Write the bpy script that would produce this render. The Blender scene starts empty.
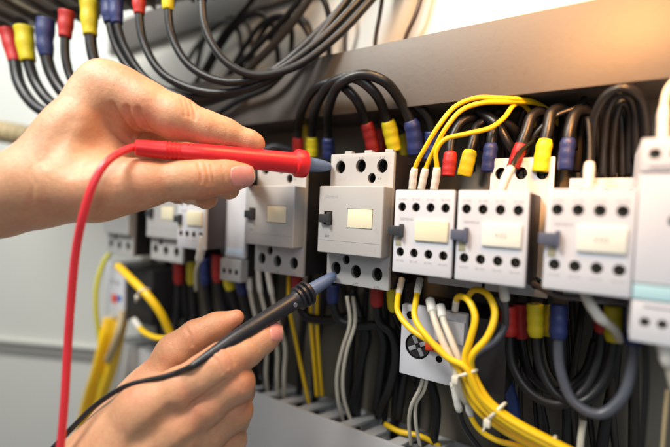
import bpy, bmesh, math, random
import numpy as np
from mathutils import Vector, Matrix

random.seed(7)
S = 0.001                                   # the whole scene is measured in millimetres
SC = bpy.context.scene
COL = SC.collection

# ------------------------------------------------------------------ camera
TH, PI_, RO = math.radians(33), math.radians(1.8), math.radians(2.3)
FPX = 412.0                                 # focal length for a frame 670 wide
D_ = np.array([-math.sin(TH) * math.cos(PI_), math.cos(TH) * math.cos(PI_), -math.sin(PI_)])
R0 = np.array([math.cos(TH), math.sin(TH), 0.0])
U0 = np.cross(R0, D_)
R_ = R0 * math.cos(RO) + U0 * math.sin(RO)
U_ = U0 * math.cos(RO) - R0 * math.sin(RO)
CAM = np.array([131.0, -300.5, 5.4])

def ray(x, y):
    return D_ + R_ * ((x - 335.0) / FPX) + U_ * ((223.5 - y) / FPX)

def at(x, y, Y):
    """point of the sight line (x, y) on the upright plane that stands Y in front of the back plate"""
    r = ray(x, y)
    return CAM + r * ((Y - CAM[1]) / r[1])

def dep(x, y, d):
    return CAM + ray(x, y) * d

def proj(P):
    v = np.asarray(P, float) - CAM
    d = v @ D_
    return np.stack([335 + FPX * (v @ R_) / d, 223.5 - FPX * (v @ U_) / d, d], -1)

cd = bpy.data.cameras.new('camera')
cam = bpy.data.objects.new('camera', cd)
COL.objects.link(cam)
cd.sensor_width = 36.0
cd.lens = 36.0 * FPX / 670.0
cd.clip_start = 0.01
cd.clip_end = 50
m3 = Matrix((R_, U_, -D_)).transposed()
cam.matrix_world = Matrix.Translation(Vector(CAM * S)) @ m3.to_4x4()
cd.dof.use_dof = True
cd.dof.focus_distance = 0.252
cd.dof.aperture_fstop = 2.5
SC.camera = cam

# ------------------------------------------------------------------ light
w = bpy.data.worlds.new('World')
SC.world = w
w.use_nodes = True
bg = w.node_tree.nodes['Background']
bg.inputs[0].default_value = (0.93, 0.97, 1.0, 1)
bg.inputs[1].default_value = 0.24

def area(name, loc, target, size, power, color, sy=None):
    l = bpy.data.lights.new(name, 'AREA')
    l.energy = power
    l.color = color
    l.size = size * S
    if sy:
        l.shape = 'RECTANGLE'
        l.size_y = sy * S
    o = bpy.data.objects.new(name, l)
    COL.objects.link(o)
    o.location = Vector(loc) * S
    o.rotation_euler = (Vector(target) - Vector(loc)).to_track_quat('-Z', 'Y').to_euler()
    return o

area('ceiling_light', (-130, -440, 450), (-30, -80, -20), 140, 4.4, (1.0, 0.965, 0.90))
area('front_fill', (330, -560, 240), (60, -60, -20), 220, 0.88, (0.96, 0.98, 1.0))  # added frontal fill for the upright contactor fronts
area('flare_glow_fill', (84, -150, 272), (92, -46, 92), 110, 1.05, (1.0, 0.56, 0.23))  # added unseen lamp, stands in for the orange lens flare
area('recess_glow_fill', (162, -150, 152), (112, -12, 56), 34, 0.16, (1.0, 0.42, 0.11)).data.spread = math.radians(75)  # added lamp tinting the recess brown as the flare would
area('panel_fill', (-125, -62, 285), (-118, -2, 150), 60, 0.34, (1.0, 0.96, 0.88))  # extra lamp put in to brighten the white panel
area('door_fill', (-420, -420, 420), (-640, 30, -60), 300, 2.7, (0.97, 1.0, 0.97))  # added lamp that lifts the brightness of the door

SC.view_settings.view_transform = 'Standard'
SC.view_settings.look = 'None'
SC.view_settings.exposure = 0.0
SC.view_settings.gamma = 1.0
SC.render.engine = 'CYCLES'

# ------------------------------------------------------------------ materials
MATS = {}
def mat(name, color, rough=0.5, var=0.12, scale=60, bump=0.0, bscale=400, metal=0.0, sss=0.0, spec=0.5, coat=0.0, dirt=0.0, piece=0.0):
    if name in MATS:
        return MATS[name]
    m = bpy.data.materials.new(name)
    m.use_nodes = True
    nt = m.node_tree
    p = nt.nodes['Principled BSDF']
    N = nt.nodes.new
    L = nt.links.new
    tc = N('ShaderNodeTexCoord')
    no = N('ShaderNodeTexNoise')
    no.inputs['Scale'].default_value = scale
    no.inputs['Detail'].default_value = 5
    L(tc.outputs['Object'], no.inputs['Vector'])
    mx = N('ShaderNodeMix')
    mx.data_type = 'RGBA'
    mx.inputs[6].default_value = (*[c * (1 - var) for c in color], 1)
    mx.inputs[7].default_value = (*[min(1, c * (1 + var)) for c in color], 1)
    L(no.outputs['Fac'], mx.inputs[0])
    out = mx.outputs[2]
    if dirt:
        n2 = N('ShaderNodeTexNoise')
        n2.inputs['Scale'].default_value = 210
        n2.inputs['Detail'].default_value = 8
        n2.inputs['Roughness'].default_value = 0.7
        L(tc.outputs['Object'], n2.inputs['Vector'])
        rp = N('ShaderNodeMapRange')
        rp.inputs[1].default_value = 0.56
        rp.inputs[2].default_value = 0.78
        rp.inputs[3].default_value = 0
        rp.inputs[4].default_value = dirt
        L(n2.outputs['Fac'], rp.inputs[0])
        m2 = N('ShaderNodeMix')
        m2.data_type = 'RGBA'
        m2.inputs[7].default_value = (color[0] * .45, color[1] * .42, color[2] * .36, 1)
        L(rp.outputs[0], m2.inputs[0])
        L(out, m2.inputs[6])
        out = m2.outputs[2]
    if piece:
        oi = N('ShaderNodeObjectInfo')
        pr = N('ShaderNodeMapRange')
        pr.inputs[3].default_value = 1 - piece
        pr.inputs[4].default_value = 1 + piece * .45
        L(oi.outputs['Random'], pr.inputs[0])
        hs = N('ShaderNodeHueSaturation')
        L(pr.outputs[0], hs.inputs['Value'])
        L(out, hs.inputs['Color'])
        out = hs.outputs[0]
    L(out, p.inputs['Base Color'])
    r2 = N('ShaderNodeMapRange')
    r2.inputs[3].default_value = max(0.02, rough - 0.08)
    r2.inputs[4].default_value = min(1, rough + 0.1)
    L(no.outputs['Fac'], r2.inputs[0])
    L(r2.outputs[0], p.inputs['Roughness'])
    p.inputs['Metallic'].default_value = metal
    p.inputs['Specular IOR Level'].default_value = spec
    p.inputs['Coat Weight'].default_value = coat
    if sss:
        p.inputs['Subsurface Weight'].default_value = sss
        p.inputs['Subsurface Radius'].default_value = (1, 0.4, 0.25)
        p.inputs['Subsurface Scale'].default_value = 0.0015
    if bump:
        nb = N('ShaderNodeTexNoise')
        nb.inputs['Scale'].default_value = bscale
        nb.inputs['Detail'].default_value = 6
        L(tc.outputs['Object'], nb.inputs['Vector'])
        b = N('ShaderNodeBump')
        b.inputs['Strength'].default_value = bump
        b.inputs['Distance'].default_value = 0.0006
        L(nb.outputs['Fac'], b.inputs['Height'])
        L(b.outputs[0], p.inputs['Normal'])
    MATS[name] = m
    return m

grey_case = mat('grey case plastic', (0.405, 0.405, 0.40), 0.5, 0.08, 26, 0.12, 2500, dirt=0.22)
white_case = mat('white case plastic', (0.60, 0.61, 0.65), 0.45, 0.04, 26, 0.10, 2500, dirt=0.16)
side_case = mat('slate case plastic', (0.055, 0.05, 0.06), 0.45, 0.1, 50, 0.15, 2000)
black_case = mat('black case plastic', (0.014, 0.013, 0.014), 0.5, 0.2, 60, 0.15, 1800, dirt=0.2)
hole_dark = mat('terminal chamber', (0.018, 0.017, 0.016), 0.6, 0.1)
screw_metal = mat('screw metal', (0.30, 0.27, 0.20), 0.38, 0.2, 300, 0.2, 1500, metal=1)
slider_black = mat('slider plastic', (0.030, 0.032, 0.036), 0.45, 0.1)
slider_blue = mat('slate slider plastic', (0.085, 0.095, 0.14), 0.45, 0.1)
cream = mat('cream plate', (0.74, 0.69, 0.50), 0.45, 0.05, 60, 0.05, 900)
ivory = mat('ivory plate', (0.80, 0.79, 0.69), 0.40, 0.04)
ink = mat('grey print', (0.16, 0.16, 0.17), 0.6, 0.1)
ink_pale = mat('pale print', (0.34, 0.34, 0.36), 0.6, 0.1)
teal = mat('teal band', (0.40, 0.62, 0.67), 0.45, 0.04)
cable_black = mat('black cable jacket', (0.009, 0.009, 0.010), 0.36, 0.3, 90, 0.12, 500, dirt=0.25, spec=0.4)
cable_grey = mat('grey cable jacket', (0.070, 0.074, 0.092), 0.33, 0.15, 90, 0.12, 500)
cable_white = mat('white cable jacket', (0.60, 0.56, 0.46), 0.45, 0.08, 90, 0.08, 700, dirt=0.12)
cable_yellow = mat('yellow cable jacket', (0.84, 0.53, 0.006), 0.36, 0.07, 90, 0.08, 700)
cable_lime = mat('lime cable jacket', (0.58, 0.55, 0.03), 0.40, 0.08, 90, 0.08, 700)
cable_blue = mat('blue cable jacket', (0.012, 0.035, 0.16), 0.35, 0.1)
sleeve_red = mat('red sleeve', (0.42, 0.018, 0.016), 0.47, 0.12, 120, 0.35, 450, dirt=0.25, piece=0.3)
sleeve_yellow = mat('yellow sleeve', (0.68, 0.56, 0.010), 0.47, 0.10, 120, 0.35, 450, dirt=0.25, piece=0.3)
sleeve_blue = mat('blue sleeve', (0.015, 0.027, 0.125), 0.47, 0.12, 120, 0.35, 450, dirt=0.25, piece=0.3)
ferrule_white = mat('white ferrule', (0.68, 0.66, 0.60), 0.45, 0.05, 200, 0.05, 900)
tie_white = mat('nylon tie', (0.72, 0.68, 0.56), 0.4, 0.05, sss=0.2)
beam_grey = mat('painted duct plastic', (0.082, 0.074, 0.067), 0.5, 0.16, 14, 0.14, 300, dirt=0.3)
duct_grey = mat('slotted duct plastic', (0.46, 0.47, 0.48), 0.5, 0.06, 14, 0.10, 300, dirt=0.10)
plate_shade = mat('mounting plate', (0.16, 0.145, 0.11), 0.5, 0.22, 12, 0.2, 200)  # white plate in shade; the shade is put into this olive
panel_white = mat('white panel paint', (0.64, 0.62, 0.57), 0.55, 0.05, 10, 0.05, 300)
door_paint = mat('door paint', (0.57, 0.575, 0.54), 0.55, 0.05, 6, 0.05, 300)
seam_grey = mat('seam rubber', (0.24, 0.24, 0.22), 0.6, 0.1, 12)
hose_beige = mat('beige hose', (0.40, 0.31, 0.17), 0.6, 0.12, 40, 0.2, 300)
rail_metal = mat('rail metal', (0.45, 0.44, 0.42), 0.35, 0.1, 80, metal=1)
housing_grey = mat('breaker plastic', (0.19, 0.175, 0.16), 0.45, 0.15, 30, 0.2, 600, dirt=0.3)
copper = mat('tinned copper', (0.52, 0.46, 0.38), 0.35, 0.15, 90, 0.15, 500, metal=1)
probe_red = mat('red probe plastic', (0.72, 0.016, 0.022), 0.36, 0.06, 100, 0.10, 900, sss=0.1)
lead_red = mat('red silicone lead', (0.74, 0.035, 0.050), 0.30, 0.06, 100, 0.08, 900, sss=0.1)
probe_black = mat('black probe plastic', (0.014, 0.014, 0.019), 0.36, 0.2, 100, 0.15, 900)
lead_black = mat('black silicone lead', (0.012, 0.012, 0.014), 0.30, 0.2, 100, 0.10, 900)
probe_tip = mat('slate blue nose', (0.105, 0.155, 0.27), 0.35, 0.1, 100, 0.08, 900)
print_pink = mat('pale pink print', (0.80, 0.34, 0.32), 0.5, 0.05)
red_knob = mat('orange red knob', (0.68, 0.055, 0.012), 0.4, 0.08)
blue_print = mat('blue print', (0.02, 0.12, 0.42), 0.5, 0.05)
nail_pink = mat('fingernail', (0.70, 0.30, 0.265), 0.28, 0.05, 200, sss=0.35, coat=0.15)
nail_tip = mat('fingernail edge', (0.74, 0.60, 0.50), 0.35, 0.05, 200, sss=0.3)

def skin_material():
    m = bpy.data.materials.new('skin')
    m.use_nodes = True
    nt = m.node_tree
    p = nt.nodes['Principled BSDF']
    N, L = nt.nodes.new, nt.links.new
    tc = N('ShaderNodeTexCoord')
    n1 = N('ShaderNodeTexNoise'); n1.inputs['Scale'].default_value = 38; n1.inputs['Detail'].default_value = 4
    n2 = N('ShaderNodeTexNoise'); n2.inputs['Scale'].default_value = 420; n2.inputs['Detail'].default_value = 6
    L(tc.outputs['Object'], n1.inputs['Vector']); L(tc.outputs['Object'], n2.inputs['Vector'])
    cr = N('ShaderNodeValToRGB')
    e = cr.color_ramp.elements
    e[0].position = 0.30; e[0].color = (0.555, 0.285, 0.155, 1)
    e[1].position = 0.70; e[1].color = (0.64, 0.365, 0.215, 1)
    L(n1.outputs['Fac'], cr.inputs[0])
    n4 = N('ShaderNodeTexNoise'); n4.inputs['Scale'].default_value = 95; n4.inputs['Detail'].default_value = 6; n4.inputs['Roughness'].default_value = .65
    L(tc.outputs['Object'], n4.inputs['Vector'])
    rb = N('ShaderNodeMapRange'); rb.inputs[1].default_value = .48; rb.inputs[2].default_value = .72; rb.inputs[3].default_value = 0; rb.inputs[4].default_value = .7
    L(n4.outputs['Fac'], rb.inputs[0])
    bl = N('ShaderNodeMix'); bl.data_type = 'RGBA'; bl.inputs[7].default_value = (0.58, 0.235, 0.140, 1)
    L(rb.outputs[0], bl.inputs[0]); L(cr.outputs[0], bl.inputs[6])
    at_ = N('ShaderNodeAttribute'); at_.attribute_name = 'flush'
    mf = N('ShaderNodeMix'); mf.data_type = 'RGBA'
    mf.inputs[7].default_value = (0.63, 0.225, 0.140, 1)
    L(at_.outputs['Fac'], mf.inputs[0]); L(bl.outputs[2], mf.inputs[6])
    mm = N('ShaderNodeMix'); mm.data_type = 'RGBA'; mm.blend_type = 'MULTIPLY'; mm.inputs[0].default_value = 1
    mr = N('ShaderNodeMapRange'); mr.inputs[1].default_value = .3; mr.inputs[2].default_value = .7
    mr.inputs[3].default_value = 0.93; mr.inputs[4].default_value = 1.05
    L(n2.outputs['Fac'], mr.inputs[0])
    L(mf.outputs[2], mm.inputs[6]); L(mr.outputs[0], mm.inputs[7])
    L(mm.outputs[2], p.inputs['Base Color'])
    p.inputs['Roughness'].default_value = 0.40
    p.inputs['Specular IOR Level'].default_value = 0.42
    p.inputs['Subsurface Weight'].default_value = 0.22
    p.inputs['Subsurface Radius'].default_value = (1.0, 0.38, 0.22)
    p.inputs['Subsurface Scale'].default_value = 0.0022
    vo = N('ShaderNodeTexVoronoi'); vo.inputs['Scale'].default_value = 1150; vo.feature = 'DISTANCE_TO_EDGE'
    n3 = N('ShaderNodeTexNoise'); n3.inputs['Scale'].default_value = 260; n3.inputs['Detail'].default_value = 7
    n3.inputs['Roughness'].default_value = 0.62
    L(tc.outputs['Object'], n3.inputs['Vector'])
    wp = N('ShaderNodeMix'); wp.data_type = 'VECTOR'; wp.inputs[0].default_value = 0.0012
    L(tc.outputs['Object'], wp.inputs[4]); L(n3.outputs['Color'], wp.inputs[5]); L(wp.outputs[1], vo.inputs['Vector'])
    b1 = N('ShaderNodeBump'); b1.inputs['Strength'].default_value = 0.55; b1.inputs['Distance'].default_value = 0.0004
    b2 = N('ShaderNodeBump'); b2.inputs['Strength'].default_value = 0.30; b2.inputs['Distance'].default_value = 0.0011
    L(vo.outputs['Distance'], b1.inputs['Height']); L(n3.outputs['Fac'], b2.inputs['Height'])
    L(b2.outputs[0], b1.inputs['Normal']); L(b1.outputs[0], p.inputs['Normal'])
    return m
skin = skin_material()

# ------------------------------------------------------------------ helpers
def tag(o, label=None, cat=None, group=None, kind=None):
    if label: o['label'] = label
    if cat: o['category'] = cat
    if group: o['group'] = group
    if kind: o['kind'] = kind
    return o

def empty(name, loc, label, cat, group=None):
    o = bpy.data.objects.new(name, None)
    o.empty_display_size = 0.01
    COL.objects.link(o)
    o.location = Vector(loc) * S
    return tag(o, label, cat, group)

def mesh_obj(name, V, F, mats, parent=None, origin=(0, 0, 0), smooth=True, fm=None, auto=None):
    """mesh of points V in mm; origin is taken off V and becomes the object's place"""
    V = np.asarray(V, float) - np.asarray(origin, float)
    me = bpy.data.meshes.new(name)
    me.from_pydata((V * S).tolist(), [], [tuple(int(i) for i in f) for f in F])
    for m in (mats if isinstance(mats, (list, tuple)) else [mats]):
        me.materials.append(m)
    if fm is not None:
        me.polygons.foreach_set('material_index', np.asarray(fm, np.int32))
    me.validate()
    o = bpy.data.objects.new(name, me)
    COL.objects.link(o)
    if parent:
        o.parent = parent
    else:
        o.location = Vector(origin) * S
    if smooth:
        me.polygons.foreach_set('use_smooth', [True] * len(me.polygons))
        if auto:
            me.set_sharp_from_angle(angle=math.radians(auto))
    me.update()
    return o

def bm_out(bm):
    bm.verts.index_update()
    return [tuple(v.co) for v in bm.verts], [[v.index for v in f.verts] for f in bm.faces]

def box(x0, x1, y0, y1, z0, z1, bev=0.8, seg=2):
    bm = bmesh.new()
    bmesh.ops.create_cube(bm, size=1)
    for v in bm.verts:
        v.co = Vector(((x0 + x1) / 2 + v.co.x * (x1 - x0), (y0 + y1) / 2 + v.co.y * (y1 - y0), (z0 + z1) / 2 + v.co.z * (z1 - z0)))
    if bev:
        bmesh.ops.bevel(bm, geom=list(bm.edges), offset=bev, segments=seg, affect='EDGES', profile=0.6)
    r = bm_out(bm)
    bm.free()
    return r

def join(*parts):
    V, F = [], []
    for v, f in parts:
        n = len(V)
        V += [tuple(p) for p in v]
        F += [[i + n for i in q] for q in f]
    return V, F

def cyl(c, axis, r0, r1, length, seg=24, sx=1.0):
    """cylinder from c along axis; sx squeezes it sideways"""
    a = Vector(axis).normalized()
    u = a.orthogonal().normalized()
    if abs(a.y) > 0.9:
        u = Vector((1, 0, 0))
    v = a.cross(u)
    V, F = [], []
    for k, (r, t) in enumerate(((r0, 0), (r1, length))):
        for i in range(seg):
            g = 2 * math.pi * i / seg
            V.append(tuple(Vector(c) + a * t + u * (r * sx * math.cos(g)) + v * (r * math.sin(g))))
    for i in range(seg):
        j = (i + 1) % seg
        F.append([i, j, seg + j, seg + i])
    F.append(list(range(seg))[::-1])
    F.append(list(range(seg, 2 * seg)))
    return V, F

def catmull(P, step=2.0):
    P = [np.asarray(p, float) for p in P]
    P = [2 * P[0] - P[1]] + P + [2 * P[-1] - P[-2]]
    out = []
    for i in range(1, len(P) - 2):
        p0, p1, p2, p3 = P[i - 1:i + 3]
        n = max(2, int(np.linalg.norm(p2 - p1) / step))
        a = 0.5
        t0 = 0; t1 = t0 + np.linalg.norm(p1 - p0) ** a + 1e-6
        t2 = t1 + np.linalg.norm(p2 - p1) ** a + 1e-6; t3 = t2 + np.linalg.norm(p3 - p2) ** a + 1e-6
        for k in range(n):
            t = t1 + (t2 - t1) * k / n
            A1 = (t1 - t) / (t1 - t0) * p0 + (t - t0) / (t1 - t0) * p1
            A2 = (t2 - t) / (t2 - t1) * p1 + (t - t1) / (t2 - t1) * p2
            A3 = (t3 - t) / (t3 - t2) * p2 + (t - t2) / (t3 - t2) * p3
            B1 = (t2 - t) / (t2 - t0) * A1 + (t - t0) / (t2 - t0) * A2
            B2 = (t3 - t) / (t3 - t1) * A2 + (t - t1) / (t3 - t1) * A3
            out.append((t2 - t) / (t2 - t1) * B1 + (t - t1) / (t2 - t1) * B2)
    out.append(P[-2])
    return np.array(out)

def sweep(path, rad, seg=14, flat=None):
    """tube along path; rad a number or one radius per point"""
    path = np.asarray(path, float)
    n = len(path)
    rad = np.full(n, rad) if np.isscalar(rad) else np.asarray(rad, float)
    T = np.gradient(path, axis=0)
    T /= np.linalg.norm(T, axis=1)[:, None] + 1e-9
    u = np.cross(T[0], [0, 0, 1.0])
    if np.linalg.norm(u) < 0.1:
        u = np.cross(T[0], [1.0, 0, 0])
    u /= np.linalg.norm(u)
    V, F = [], []
    ang = np.arange(seg) * 2 * math.pi / seg
    for i in range(n):
        u = u - T[i] * (u @ T[i])
        u /= np.linalg.norm(u)
        v = np.cross(T[i], u)
        V.append(path[i] + rad[i] * (np.cos(ang)[:, None] * u + np.sin(ang)[:, None] * v))
    V = np.concatenate(V).tolist()
    for i in range(n - 1):
        for k in range(seg):
            j = (k + 1) % seg
            F.append([i * seg + k, i * seg + j, (i + 1) * seg + j, (i + 1) * seg + k])
    F.append(list(range(seg))[::-1])
    F.append([(n - 1) * seg + k for k in range(seg)])
    return V, F

def resample(P, s0, s1, step=1.0):
    """stretch of a path between two lengths"""
    seg = np.linalg.norm(np.diff(P, axis=0), axis=1)
    L = np.concatenate([[0], np.cumsum(seg)])
    s0 = s0 if s0 >= 0 else L[-1] + s0
    s1 = s1 if s1 > 0 else L[-1] + s1
    t = np.linspace(s0, s1, max(3, int((s1 - s0) / step)))
    return np.stack([np.interp(t, L, P[:, k]) for k in range(3)], 1)

COLORS = {'r': sleeve_red, 'y': sleeve_yellow, 'b': sleeve_blue, 'w': ferrule_white}

def cable(label, pts, r, m, ends=(), group=None, cat='cable', name='power_cable', wob=0.0):
    """one cable; ends: (which end 0/1, colour, length, radius)"""
    P = [at(*p) if len(p) == 3 else dep(p[0], p[1], p[2]) for p in pts]
    if pts[-1][1] < -3:
        P.append(P[-1] + (P[-1] - P[-2]) / np.linalg.norm(P[-1] - P[-2]) * 90)
    if pts[0][1] < -3:
        P.insert(0, P[0] + (P[0] - P[1]) / np.linalg.norm(P[0] - P[1]) * 90)
    P = catmull(P)
    if wob:
        n = len(P)
        ph = random.random() * 6
        P = P + np.stack([np.sin(np.arange(n) * .11 + ph), np.cos(np.arange(n) * .083 + ph), 0 * np.arange(n)], 1) * wob
    o0 = P[0]
    o = mesh_obj(name, *sweep(P, r), m, origin=o0)
    tag(o, label, cat, group)
    for e in ends:
        which, c, ln, rr = e[:4]
        q = resample(P, 0, ln) if which == 0 else resample(P, -ln, 0)[::-1]
        n = len(q)
        t = np.linspace(0, 1, n)
        prof = rr * (1 + 0.03 * np.sin(t * 19 + ln))
        prof[t > 0.85] *= np.interp(t[t > 0.85], [0.85, 1], [1.0, max(0.82, r * 1.04 / rr)])
        Vv, Ff = sweep(q, prof, 16)
        mesh_obj('ferrule' if c in 'wp' else 'sleeve', np.array(Vv) - o0, Ff, COLORS[c], parent=o)
    return o

hole_wall = mat('moulded hole wall', (0.24, 0.235, 0.23), 0.5, 0.1)

def boolean(o, cutter_parts, inner=None):
    inner = inner or hole_dark
    V, F = join(*cutter_parts)
    c = mesh_obj('cutter', V, F, inner, smooth=False)
    me0 = o.data
    me0.materials.append(inner)
    md = o.modifiers.new('b', 'BOOLEAN')
    md.object = c
    md.solver = 'EXACT'
    md.material_mode = 'TRANSFER'
    par = o.parent
    o.parent = None
    loc = o.location.copy(); o.location = (0, 0, 0)
    bpy.context.view_layer.update()
    dg = bpy.context.evaluated_depsgraph_get()
    me = bpy.data.meshes.new_from_object(o.evaluated_get(dg), depsgraph=dg)
    o.modifiers.clear()
    o.data = me
    o.parent = par
    o.location = loc
    me.set_sharp_from_angle(angle=math.radians(32))
    cm = c.data
    bpy.data.objects.remove(c)
    bpy.data.meshes.remove(cm)
    bpy.data.meshes.remove(me0)

def text(body, x, y, z, size, m, parent, name='marking', align='CENTER'):
    """lettering raised a hair from an upright front at depth y (local mm)"""
    cu = bpy.data.curves.new(name, 'FONT')
    cu.body = body
    cu.size = size * S
    cu.align_x = align
    cu.extrude = 0.00003
    t = bpy.data.objects.new(name, cu)
    COL.objects.link(t)
    bpy.context.view_layer.update()
    dg = bpy.context.evaluated_depsgraph_get()
    me = bpy.data.meshes.new_from_object(t.evaluated_get(dg), depsgraph=dg)
    bpy.data.objects.remove(t)
    me.transform(Matrix.Translation(Vector((x, y, z)) * S) @ Matrix.Rotation(math.pi / 2, 4, 'X'))
    me.materials.clear()
    me.materials.append(m)
    o = bpy.data.objects.new(name, me)
    COL.objects.link(o)
    o.parent = parent
    return o

def copy_thing(root, loc, label):
    r = root.copy()
    COL.objects.link(r)
    r.location = Vector(loc) * S
    r['label'] = label
    for ch in root.children:
        c = ch.copy()
        COL.objects.link(c)
        c.parent = r
        for g in ch.children:
            d = g.copy()
            COL.objects.link(d)
            d.parent = c
    return r

def screw(x, y, z, r, parent):
    """slotted screw head deep in a terminal hole"""
    bm = bmesh.new()
    V, F = cyl((x, y, z), (0, 1, 0), r, r, 1.4, 20)
    a = random.random() * 3
    V2, F2 = box(-r * .85, r * .85, -0.35, 0.1, -0.28, 0.28, 0)
    V2 = [(x + p[0] * math.cos(a) - p[2] * math.sin(a), y + p[1], z + p[0] * math.sin(a) + p[2] * math.cos(a)) for p in V2]
    V3 = [(x + (p[2] - z), p[1], z - (p[0] - x)) for p in V2]
    bm.free()
    Vs, Fs = join((V, F), (V2, F2), (V3, F2))
    fm = [0] * len(F) + [1] * (2 * len(F2))
    return mesh_obj('terminal_screw', Vs, Fs, [screw_metal, hole_dark], parent, fm=fm, auto=40)

# ------------------------------------------------------------------ the setting
def plain_box(name, x0, x1, y0, y1, z0, z1, m, bev=0.8, kind='structure', label=None, cat=None):
    c = np.array([(x0 + x1) / 2, (y0 + y1) / 2, z0])
    o = mesh_obj(name, *box(x0, x1, y0, y1, z0, z1, bev), m, origin=c, auto=35)
    if label: tag(o, label, cat)
    else: tag(o, kind=kind)
    return o

tag(plain_box('mounting_plate', -352, 330, 0, 3, -330, 98, plate_shade), 'mounting plate behind the wiring, its shade painted dark olive', 'plate')
tag(plain_box('back_panel', -460, 420, 0.5, 3.5, 100, 420, panel_white), 'bright white back panel above the long grey duct', 'panel')

# cabinet door standing behind at the left, almost facing us
def door():
    c = dep(20, 260, 560)
    n = -D_.copy(); n[2] = 0; n /= np.linalg.norm(n)
    a = math.radians(-7)
    n = np.array([n[0] * math.cos(a) - n[1] * math.sin(a), n[0] * math.sin(a) + n[1] * math.cos(a), 0])
    rot = math.atan2(n[0], -n[1])
    root = empty('cabinet_door', c, 'pale grey green cabinet door out of focus behind both wrists', 'door')
    root.rotation_euler = (0, 0, rot)
    mesh_obj('door_sheet', *box(-700, 330, 3, 22, -600, 600, 3), door_paint, root, auto=35)
    # pressed seam across the sheet, a little under the middle
    z = dep(40, 350, 560)[2] - c[2]
    mesh_obj('seam', *box(-700, 330, -1.0, 3.5, z - 8, z + 8, 1.0), seam_grey, root, auto=35)
    mesh_obj('edge_fold', *box(-700, 330, -5, 3.2, z + 8.5, z + 12, 1.0), door_paint, root, auto=35)
    return root
door()
hp = resample(catmull([dep(-120, 112, 470), dep(-40, 125, 470), dep(20, 135, 470), dep(90, 150, 470), dep(150, 150, 480)]), 0, 0, 1.2)
hose = sweep(hp, 11.5 + 1.1 * np.sin(np.arange(len(hp)) * .8), 20)
tag(mesh_obj('hose', *hose, hose_beige, origin=dep(-120, 112, 470)), 'beige corrugated hose crossing behind the upper wrist', 'hose')

def beam(name, z0, z1, yf, x0, x1, label):
    root = empty(name, ((x0 + x1) / 2, 0, z0), label, 'cable duct')
    o = np.array([(x0 + x1) / 2, 0, z0])
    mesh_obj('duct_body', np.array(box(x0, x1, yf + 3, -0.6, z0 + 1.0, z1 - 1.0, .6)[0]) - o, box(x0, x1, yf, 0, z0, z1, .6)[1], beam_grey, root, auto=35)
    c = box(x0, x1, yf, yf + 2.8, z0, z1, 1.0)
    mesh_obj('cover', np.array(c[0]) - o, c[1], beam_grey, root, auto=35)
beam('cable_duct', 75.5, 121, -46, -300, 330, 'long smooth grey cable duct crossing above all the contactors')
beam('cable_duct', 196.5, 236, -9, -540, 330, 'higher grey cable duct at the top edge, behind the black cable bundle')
plain_box('mounting_rail', -350, 330, -7.5, -0.6, -17.5, 17.5, rail_metal, 0.5, label='metal mounting rail that the contactors clip onto', cat='rail')

# slotted duct under the contactors
def slot_duct():
    x0, x1, z1, zb, yf = -350, 210, -151.0, -240, -46
    o = np.array([(x0 + x1) / 2, 0, zb])
    root = empty('slotted_duct', o, 'grey slotted wiring duct below the contactors, wires dropping into it', 'cable duct')
    def P(g): return np.array(g[0]) - o, g[1]
    mesh_obj('front_wall', *P(box(x0, x1, yf, yf + 2.4, zb, z1, .7)), duct_grey, root, auto=35)
    mesh_obj('back_wall', *P(box(x0, x1, -3.4, -1, zb, z1 - 8, .5)), duct_grey, root, auto=35)
    mesh_obj('floor', *P(box(x0, x1, yf + 2.6, -3.6, zb + 1, zb + 3, .3)), duct_grey, root, auto=35)
    fs = []
    x = x0 + 8
    while x < x1:
        V, F = box(x - 4.6, x + 4.6, yf + 2.5, -3.6, z1 - 3.4, z1 - 0.8, .5)
        V = [(p[0] + (p[1] - yf) * 0.16, p[1], p[2] - (p[1] - yf) * 0.14) for p in V]
        fs.append((V, F))
        x += 20.0
    mesh_obj('slats', *P(join(*fs)), duct_grey, root, auto=35)
slot_duct()

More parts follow.
